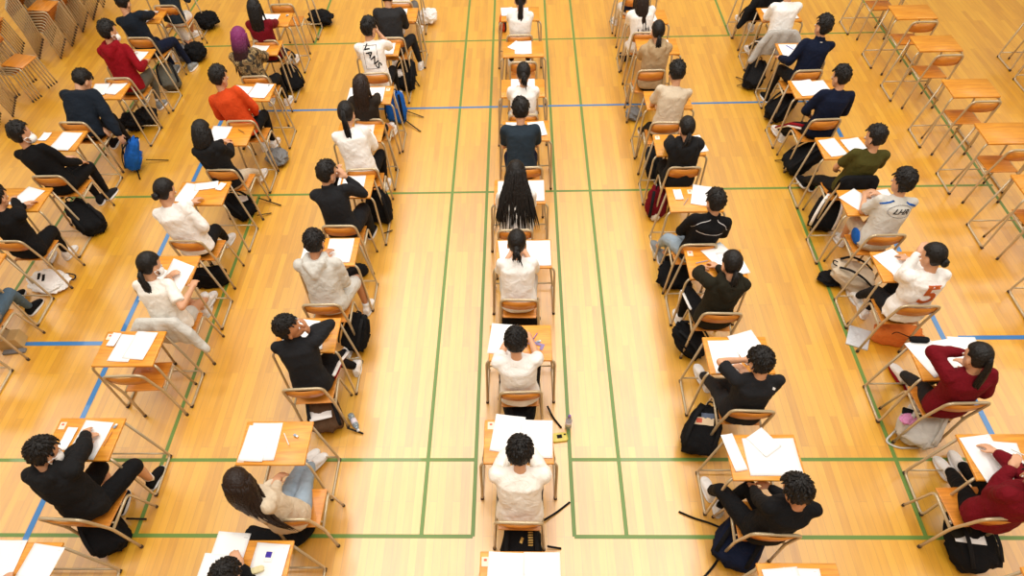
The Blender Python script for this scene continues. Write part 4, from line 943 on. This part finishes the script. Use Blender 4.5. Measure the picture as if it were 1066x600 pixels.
 dict(label='person in beige hoodie with a short ponytail', loc=(1.817, 6.345), top='tan', bottom='black', head=(20, 5, 0), hood=True, hair='lowpony', hairlen=0.08, slim=True, puff=0.008, shoe='brown', size=0.937, lean=7.1, side=-1.5, fl=(-0.067, 0.777, 0.0)),
 dict(label='person in white shirt with long brown hair and navy sandals', loc=(1.782, 7.358), top='white', bottom='white', head=(25, 0, 0), hair='long', hairlen=0.34, haircol='brown', hairspread=0.5, slim=True, shoe='navy', sole='navy', size=0.932, lean=9.7, side=-7.9, fr=(-0.022, 0.771, 0.0), fl=(-0.114, 0.625, 0.0)),
 dict(label='person in white trousers with one leg in view at the top, right of centre', loc=(1.8, 8.49), top='navy', bottom='white', head=(25, 0, 0), lean=15, side=0, fl=(-0.164, 0.669, 0.0)),
 dict(label='person in wine red jacket and black trousers cut off by the right edge', loc=(3.674, 0.005), top='maroon', bottom='black', head=(35, 35, 0), puff=0.01, kl=(-0.4, 0.6, 0.5), size=0.959, lean=-2.4, side=1.7, fr=(0.329, 0.707, 0.0), fl=(0.208, 0.616, 0.0), hl=(0.047, 0.243, 0.86)),
 dict(label='person in wine red cardigan with a ponytail, arms raised to the face', loc=(3.759, 1.045), top='maroon', bottom='darkgrey', head=(25, 15, 0), hair='pony', hairlen=0.26, slim=True, el=(-1, 0.2, -0.1), shoe='shoewhite', sole='red', size=0.937, lean=2.2, side=-9.0, fr=(0.137, 0.464, 0.0), fl=(0.08, 0.654, 0.0), hr=(0.08, 0.162, 0.82), hl=(-0.089, 0.196, 1.02)),
 dict(label='person in white top with a large orange number on the back', loc=(3.777, 2.141), top='white', bottom='charcoal', head=(25, 30, 0), hair='lowbun', slim=True, print='five', puff=0.008, size=0.951, lean=7.1, side=-1.2, fr=(-0.028, 0.403, 0.0), fl=(-0.05, 0.603, 0.0), hl=(0.004, 0.33, 0.95)),
 dict(label='person in light grey jersey with blue shoulder stripes and letters in an oval', loc=(3.812, 3.144), top='lightgrey', bottom='beige', head=(15, 25, 0), hair='curly', print='lhr', panel=True, shorts=True, shortlen=0.9, sleeve='short', size=0.978, lean=12.4, side=3.9, fl=(0.021, 0.532, 0.0), hl=(-0.079, 0.43, 0.75)),
 dict(label='person in olive green T-shirt and black trousers looking left', loc=(3.808, 4.037), top='olive', bottom='softblack', head=(20, 35, 0), sleeve='short', shoe='black', kl=(-0.4, 0.5, 0.6), er=(1, -0.5, -0.3), el=(-1, -0.5, -0.3), size=0.946, lean=-1.5, side=3.4, fr=(-0.064, 0.673, 0.0), fl=(-0.173, 0.76, 0.0), hr=(0.11, 0.24, 0.6), hl=(-0.11, 0.24, 0.6)),
 dict(label='person in navy long-sleeved shirt and track trousers with white and red stripes', loc=(3.79, 5.161), top='navy', bottom='black', head=(20, 30, 0), stripe=[('red_stripe', 'red', 0.03), ('white_stripe', 'white', -0.006)], stripew=0.03, kl=(-0.4, 0.5, 0.6), kr=(-0.1, 0.6, 0.6), er=(1, -0.5, -0.3), el=(-1, -0.5, -0.3), size=0.956, lean=6.5, side=3.8, fr=(-0.149, 0.603, 0.0), fl=(-0.209, 0.741, 0.0), hr=(0.11, 0.24, 0.6), hl=(-0.11, 0.24, 0.6)),
 dict(label='person in navy jacket with a raised collar, back right of the hall', loc=(3.877, 6.304), top='navy', bottom='softblack', head=(5, 30, 0), collar=True, print='collarmark', shoe='black', size=0.986, lean=11.2, side=5.5, fl=(-0.223, 0.446, 0.0), hl=(-0.31, 0.271, 0.7)),
 dict(label='person in white T-shirt and striped track trousers, head cut by the top edge', loc=(3.761, 7.333), top='white', bottom='darkgrey', head=(20, 25, 0), sleeve='short', stripe=[('white_stripe', 'white', 0.0)], size=0.977, lean=14.9, side=0.4, fr=(-0.005, 0.598, 0.0), fl=(-0.087, 0.775, 0.0)),
 dict(label='person in black coat and white shoe at the top edge, right of centre', loc=(3.76, 8.34), top='black', bottom='black', head=(25, 0, 0), lean=10, side=0, fl=(-0.017, 0.78, 0.0)),
]
EXPO = 0.06; AMB = .44
LAMPS = [(x, y, p*k) for x, p in ((-13, 80), (-3.8, 108), (0, 108), (3.8, 108), (13, 80)) for y, k in ((-2, 1.1), (2, 1.2), (6, 1.2), (10, 1.05), (14, .7))]
LSX, LSY = 2.2, 2.2
FLO_D, FLO_M, FLO_L = (.58, .245, .004), (.77, .38, .010), (.87, .48, .028)
FLO_R, FLO_C = .37, 1.0
STACKS = [(-8.2, 8.6, R(-93), 8, .042, .04, 'nearest the red hoodie'), (-8.2, 9.07, R(-91), 8, .042, .04, 'second along the aisle from the red hoodie'), (-8.2, 9.54, R(-94), 8, .042, .04, 'third along the aisle from the red hoodie'), (-8.2, 10.01, R(-92), 8, .042, .04, 'farthest along the left aisle'),
 (-8.05, 7.33, R(-100), 4, .035, .075, 'leaning forward, left of the navy padded jacket'), (-8.25, 6.5, R(-95), 8, .042, .04, 'at the left edge, nearest the camera'), (-8.9, 8.15, R(-90), 7, .042, .04, 'behind the others at the top left corner')]

# ------------------------------------------------------------------ camera, light, exposure
sc = bpy.context.scene
cam = bpy.data.cameras.new('camera'); co = bpy.data.objects.new('camera', cam); C.objects.link(co); sc.camera = co
CX, CY, CH, TH, YW, RL, F, PX, PY = -.0339, -1.7395, 4.9452, 1.0068, -.0519, -.0474, 600.067, 523.855, 421.536
fw = Vector((math.cos(TH)*math.sin(YW), math.cos(TH)*math.cos(YW), -math.sin(TH)))
rt = Vector((math.cos(YW), -math.sin(YW), 0)); upv = rt.cross(fw)
r2 = rt*math.cos(RL) + upv*math.sin(RL); u2 = -rt*math.sin(RL) + upv*math.cos(RL)
mw = Matrix((r2, u2, -fw)).transposed().to_4x4(); mw.translation = (CX, CY, CH); co.matrix_world = mw
cam.sensor_width = 36; cam.lens = F*36/1066; cam.shift_x = (533-PX)/1066; cam.shift_y = (PY-300)/1066; cam.clip_end = 200
sc.view_settings.view_transform = 'Standard'; sc.view_settings.look = 'None'; sc.view_settings.gamma = 1
sc.view_settings.use_curve_mapping = False; sc.view_settings.exposure = EXPO
w = bpy.data.worlds.new('hall_air'); sc.world = w; w.use_nodes = True
bg = w.node_tree.nodes['Background']; bg.inputs[0].default_value = (1, .87, .64, 1); bg.inputs[1].default_value = AMB
def lamp(x, y, z, sx, sy, power, col=(1, .95, .90)):
    l = bpy.data.lights.new('hall_lamp', 'AREA'); l.shape = 'RECTANGLE'; l.size = sx; l.size_y = sy; l.energy = power; l.color = col
    o = bpy.data.objects.new('hall_lamp', l); C.objects.link(o); o.location = (x, y, z); return o
for (x, y, p) in LAMPS: lamp(x, y, 9.0, LSX, LSY, p)

# ------------------------------------------------------------------ floor
def floor_mat():
    m = bpy.data.materials.new('varnished_floor_boards'); m.use_nodes = True; nt = m.node_tree; b = nt.nodes['Principled BSDF']; L = nt.links.new
    tc = nt.nodes.new('ShaderNodeTexCoord'); mp = nt.nodes.new('ShaderNodeMapping'); mp.inputs['Rotation'].default_value = (0, 0, R(90))
    L(tc.outputs['Object'], mp.inputs['Vector'])
    br = nt.nodes.new('ShaderNodeTexBrick'); br.offset = .37; br.offset_frequency = 3; br.squash = 1
    br.inputs['Color1'].default_value = (0, 0, 0, 1); br.inputs['Color2'].default_value = (1, 1, 1, 1); br.inputs['Mortar'].default_value = (0, 0, 0, 1)
    br.inputs['Scale'].default_value = 1; br.inputs['Mortar Size'].default_value = .0018; br.inputs['Mortar Smooth'].default_value = .3; br.inputs['Bias'].default_value = 0
    br.inputs['Brick Width'].default_value = .9; br.inputs['Row Height'].default_value = .072
    L(mp.outputs['Vector'], br.inputs['Vector'])
    mp2 = nt.nodes.new('ShaderNodeMapping'); mp2.inputs['Scale'].default_value = (14, 1.1, 1); L(tc.outputs['Object'], mp2.inputs['Vector'])
    n = nt.nodes.new('ShaderNodeTexNoise'); n.inputs['Scale'].default_value = 2.2; n.inputs['Detail'].default_value = 6; n.inputs['Roughness'].default_value = .6; L(mp2.outputs['Vector'], n.inputs['Vector'])
    n2 = nt.nodes.new('ShaderNodeTexNoise'); n2.inputs['Scale'].default_value = 1.1; n2.inputs['Detail'].default_value = 2; L(tc.outputs['Object'], n2.inputs['Vector'])
    def math_(op, a, b_):
        q = nt.nodes.new('ShaderNodeMath'); q.operation = op
        for i, v in enumerate((a, b_)):
            if isinstance(v, (int, float)): q.inputs[i].default_value = v
            else: L(v, q.inputs[i])
        return q.outputs[0]
    f = math_('ADD', math_('MULTIPLY', br.outputs['Color'], .34), math_('ADD', math_('MULTIPLY', n.outputs['Fac'], .55), math_('MULTIPLY', n2.outputs['Fac'], .22)))
    r = nt.nodes.new('ShaderNodeValToRGB'); e = r.color_ramp.elements
    e[0].position = .25; e[0].color = (*FLO_D, 1); e[1].position = .95; e[1].color = (*FLO_L, 1)
    x = e.new(.58); x.color = (*FLO_M, 1)
    L(f, r.inputs['Fac'])
    mx = nt.nodes.new('ShaderNodeMix'); mx.data_type = 'RGBA'; mx.inputs['B'].default_value = (.40, .17, .035, 1)
    L(br.outputs['Fac'], math_('MULTIPLY', br.outputs['Fac'], .45).node.inputs[0]); fm = math_('MULTIPLY', br.outputs['Fac'], .45)
    L(fm, mx.inputs['Factor']); L(r.outputs['Color'], mx.inputs['A']); L(mx.outputs['Result'], b.inputs['Base Color'])
    b.inputs['Roughness'].default_value = FLO_R; b.inputs['Coat Weight'].default_value = FLO_C; b.inputs['Coat Roughness'].default_value = FLO_R
    b.inputs['Coat IOR'].default_value = 2.35
    return m
bm = bmesh.new(); box(bm, (0, 6, -.05), (30, 24, .1)); fl = obj('floor', bm, floor_mat(), None, False); fl['kind'] = 'structure'
GREEN = mat('green_court_paint', (.14, .25, .050), .4, coat=.3); BLUE = mat('blue_court_paint', (.035, .20, .50), .4, coat=.3)
nt_ = [0]
def line(x0, y0, x1, y1, w_, m, z=.0008):
    nt_[0] += 1; bm = bmesh.new()
    horizontal = abs(x1-x0) > abs(y1-y0)
    box(bm, ((x0+x1)/2, (y0+y1)/2, z), ((abs(x1-x0), w_) if horizontal else (w_, abs(y1-y0))) + (.0012,))
    o = obj('trim_%d' % nt_[0], bm, m, None, False); o['kind'] = 'structure'
LW = .037
for y_ in (0, .76, 4.72):
    if y_ == 4.72: line(-6.1, y_, 6.1, y_, LW, GREEN)
    else: line(-6.1, y_, -.45, y_, LW, GREEN); line(.45, y_, 6.1, y_, LW, GREEN)
line(-6.1, 8.68, 6.1, 8.68, LW, GREEN)
for x_ in (-.45, .45, -.91, .91): line(x_, 0, x_, 13.4, LW, GREEN, .0011)
for x_ in (-3.5, 3.5): line(x_, 0, x_, 4.72, LW, GREEN, .0011); line(x_, 8.68, x_, 13.4, LW, GREEN, .0011)
for x_ in (-6.05, 6.05): line(x_, 0, x_, 13.4, LW, GREEN, .0011)
line(-4.5, 6.70, 4.5, 6.70, .04, BLUE, .0014)
for s in (-1, 1):
    line(s*4.5, -.08, s*4.5, 6.72, .055, BLUE, .0014); 
    line(s*4.66, 2.21, s*6.35, 2.21, .055, BLUE, .0014)

# ------------------------------------------------------------------ desks and chairs
who = {
 'A0': 'in blue plaid shirt', 'A1': 'in dark navy jacket, far left', 'A2': 'in dark red hoodie', 'A3': 'bending down in navy padded jacket', 'A4': 'in long black coat with mask', 'A5': 'in black at the left edge',
 'A6': 'in blue jeans at the left edge', 'B1': 'at the bottom left corner', 'B2': 'in black hoodie and black shorts', 'B4': 'reading a raised paper', 'B5': 'in white top with low bun', 'B6': 'in black hoodie and cream trousers',
 'B7': 'in orange-red sweatshirt', 'B8': 'in camouflage jacket', 'B9': 'in maroon long-sleeved top', 'C1': 'at the bottom edge in black', 'C2': 'with long brown hair and light jeans', 'C3': 'with a hand at the forehead',
 'C4': 'in pale grey hoodie', 'C5': 'in black shirt leaning on raised hands', 'C6': 'in white with pink-white shoes', 'C7': 'in grey-brown T-shirt', 'C8': 'in white T-shirt with slanted lettering', 'C9': 'in dark grey suit jacket', 'C10': 'in grey trousers, far left of centre',
 'D1': 'at the bottom centre edge', 'D2': 'in cream sweatshirt, centre row', 'D3': 'in white T-shirt with purple stationery', 'D4': 'in white T-shirt with low bun, centre row', 'D5': 'with very long loose black hair', 'D6': 'in slate grey T-shirt, centre row', 'D7': 'with bun and loose tail, centre row',
 'D9': 'with ponytail farthest in the centre row', 'E2': 'in black sweatshirt looking at hands', 'E3': 'in black T-shirt with white mark', 'E4': 'in olive-black hoodie', 'E5': 'in track jacket with white piping', 'E6': 'in black hooded jacket with side ponytail', 'E7': 'in pale beige T-shirt',
 'E8': 'in beige hoodie', 'E9': 'in white shirt with long brown hair', 'E10': 'in white trousers at the top', 'F2': 'in wine red jacket at the right edge', 'F3': 'in wine red cardigan', 'F4': 'with orange number on the back', 'F5': 'in jersey with blue stripes', 'F6': 'in olive green T-shirt',
 'F7': 'in navy shirt and striped trousers', 'F8': 'in navy jacket with raised collar', 'F9': 'in white T-shirt, far right', 'F10': 'in black coat at the top edge'}
# seat: desk x, far edge of desk, chair x, chair back
SEATS = {
 'A0': (-5.85, 9.35, -5.6, 8.36), 'A1': (-5.88, 8.38, -5.66, 7.36), 'A2': (-5.66, 7.17, -5.57, 6.25), 'A3': (-5.70, 6.28, -5.77, 5.21), 'A4': (-5.86, 5.14, -5.62, 4.12), 'A5': (-5.82, 4.0, -5.58, 3.01), 'A6': (-5.85, 2.90, -5.62, 1.95),
 'B1': (-3.85, -.30, -3.75, -1.25), 'B2': (-3.77, .82, -3.62, -.14), 'B4': (-3.70, 2.83, -3.53, 1.87), 'B5': (-3.70, 4.07, -3.6, 2.98), 'B6': (-3.70, 5.19, -3.55, 4.19), 'B7': (-3.64, 6.17, -3.57, 5.18), 'B8': (-3.80, 7.35, -3.65, 6.23), 'B9': (-3.82, 8.19, -3.73, 7.2),
 'C1': (-2.05, -.28, -1.95, -1.25), 'C2': (-2.10, .78, -1.85, -.14), 'C3': (-2.05, 1.95, -1.95, 1.07), 'C4': (-2.03, 3.08, -1.97, 2.06), 'C5': (-2.01, 4.16, -1.98, 3.19), 'C6': (-2.02, 5.22, -1.87, 4.16), 'C7': (-2.0, 6.05, -1.93, 5.17), 'C8': (-2.03, 7.26, -1.99, 6.25), 'C9': (-1.87, 8.26, -1.87, 7.2), 'C10': (-1.95, 9.35, -1.86, 8.3),
 'D1': (-.04, -.36, 0, -1.3), 'D2': (-.04, .79, -.04, -.16), 'D3': (-.02, 1.84, -.02, 1.03), 'D4': (.02, 3.02, -.03, 2.10), 'D5': (-.02, 4.02, -.07, 3.09), 'D6': (.06, 5.19, .06, 4.15), 'D7': (.03, 6.15, .03, 5.21), 'D9': (.0, 8.2, -.01, 7.2),
 'E2': (1.96, .64, 1.88, -.25), 'E3': (1.96, 1.68, 1.94, .83), 'E4': (1.97, 2.84, 1.89, 1.91), 'E5': (1.92, 3.85, 1.83, 2.84), 'E6': (1.90, 4.85, 1.88, 4.11), 'E7': (1.90, 5.81, 1.79, 4.99), 'E8': (1.94, 7.15, 1.76, 6.19), 'E9': (1.90, 8.02, 1.8, 7.2), 'E10': (1.9, 9.25, 1.8, 8.3),
 'F2': (3.86, .64, 3.62, -.12), 'F3': (3.80, 1.60, 3.75, .90), 'F4': (3.85, 2.78, 3.75, 1.98), 'F5': (3.80, 3.76, 3.78, 2.95), 'F6': (3.83, 4.74, 3.77, 3.86), 'F7': (3.82, 6.0, 3.73, 5.0), 'F8': (3.88, 6.96, 3.82, 6.11), 'F9': (3.85, 8.01, 3.72, 7.13), 'F10': (3.85, 9.0, 3.76, 8.15)}
skip_chair = {'B1', 'C1', 'D1'}
for k, (dx, dy, cx, cy) in SEATS.items():
    put_desk(dx, dy, 'wooden school desk of the person ' + who[k])
    put_chair(cx, cy, 'wooden school chair of the person ' + who[k], rz=R(rnd.uniform(-3, 3)))
put_desk(1.99, -.44, 'wooden school desk cut by the bottom edge, right of centre')
put_desk(3.88, -.46, 'wooden school desk at the bottom right corner')
put_desk(-3.73, 1.80, 'unoccupied wooden desk with white papers at left, grey jacket beyond it'); put_chair(-3.63, 1.22, 'unoccupied wooden chair behind the desk with papers at left', R(2))
put_desk(.04, 7.16, 'unoccupied wooden desk with a paper in the centre row'); put_chair(.04, 6.46, 'unoccupied wooden chair pushed in, centre row')
put_desk(-3.80, 9.25, 'wooden desk at the top edge, left of the maroon top'); put_chair(-3.73, 8.31, 'wooden chair at the top edge in front of the maroon top')
put_desk(-5.85, 1.86, 'wooden desk off the left edge by the tan box')
gl = ['farthest bare desk in the empty row at right', 'second bare desk from the top in the empty right row', 'third bare desk from the top in the empty right row', 'fourth bare desk from the top in the empty right row', 'fifth bare desk from the top, cut by the right edge', 'sixth bare desk, mostly off the right edge', 'seventh bare desk, only its floor rail at the right edge']
for (x_, y_, cy_), l_ in zip(((5.76, 9.05, 8.40), (5.80, 8.0, 7.33), (5.79, 7.09, 6.42), (5.80, 5.96, 5.32), (5.81, 4.98, 4.33), (5.80, 3.99, 3.33), (5.80, 2.88, 2.2)), gl):
    put_desk(x_, y_, l_); put_chair(x_-.02, cy_, 'unoccupied chair of the ' + l_.split(',')[0])
put_desk(7.85, 7.85, 'bare desk near the top right edge beyond the empty row', R(0)); put_desk(7.80, 7.20, 'nearer bare desk at the top right edge'); put_chair(7.86, 7.34, 'chair between the desks at the top right edge'); put_chair(7.80, 6.6, 'nearest chair at the top right edge')

# hall walls well outside the view
for nm, c_, s_ in (('wall_left', (-15.1, 6, 4.5), (.2, 24.4, 9)), ('wall_right', (15.1, 6, 4.5), (.2, 24.4, 9)), ('wall_front', (0, 18.1, 4.5), (30.4, .2, 9)), ('wall_back', (0, -6.1, 4.5), (30.4, .2, 9))):
    bm = bmesh.new(); box(bm, c_, s_); o_ = obj(nm, bm, mat('painted_wall', (.55, .45, .33), .8), None, False); o_['kind'] = 'structure'
# stacked chairs, far left
def stack(x, y, rz, n, dz, step, where):
    g_ = 'stacked chairs ' + where
    for k in range(n):
        ox, oy = -math.sin(rz)*step*k, math.cos(rz)*step*k
        lab = ('topmost chair of the stack ' if k == n-1 else 'lowest chair of the stack ' if k == 0 else 'chair within the stack ') + where
        put_chair(x+ox, y+oy, lab, rz, z=dz*k, group=g_)
for a in STACKS: stack(*a)

# ------------------------------------------------------------------ people
for P_ in PEOPLE: person(P_)
exec_items()
bake_all()
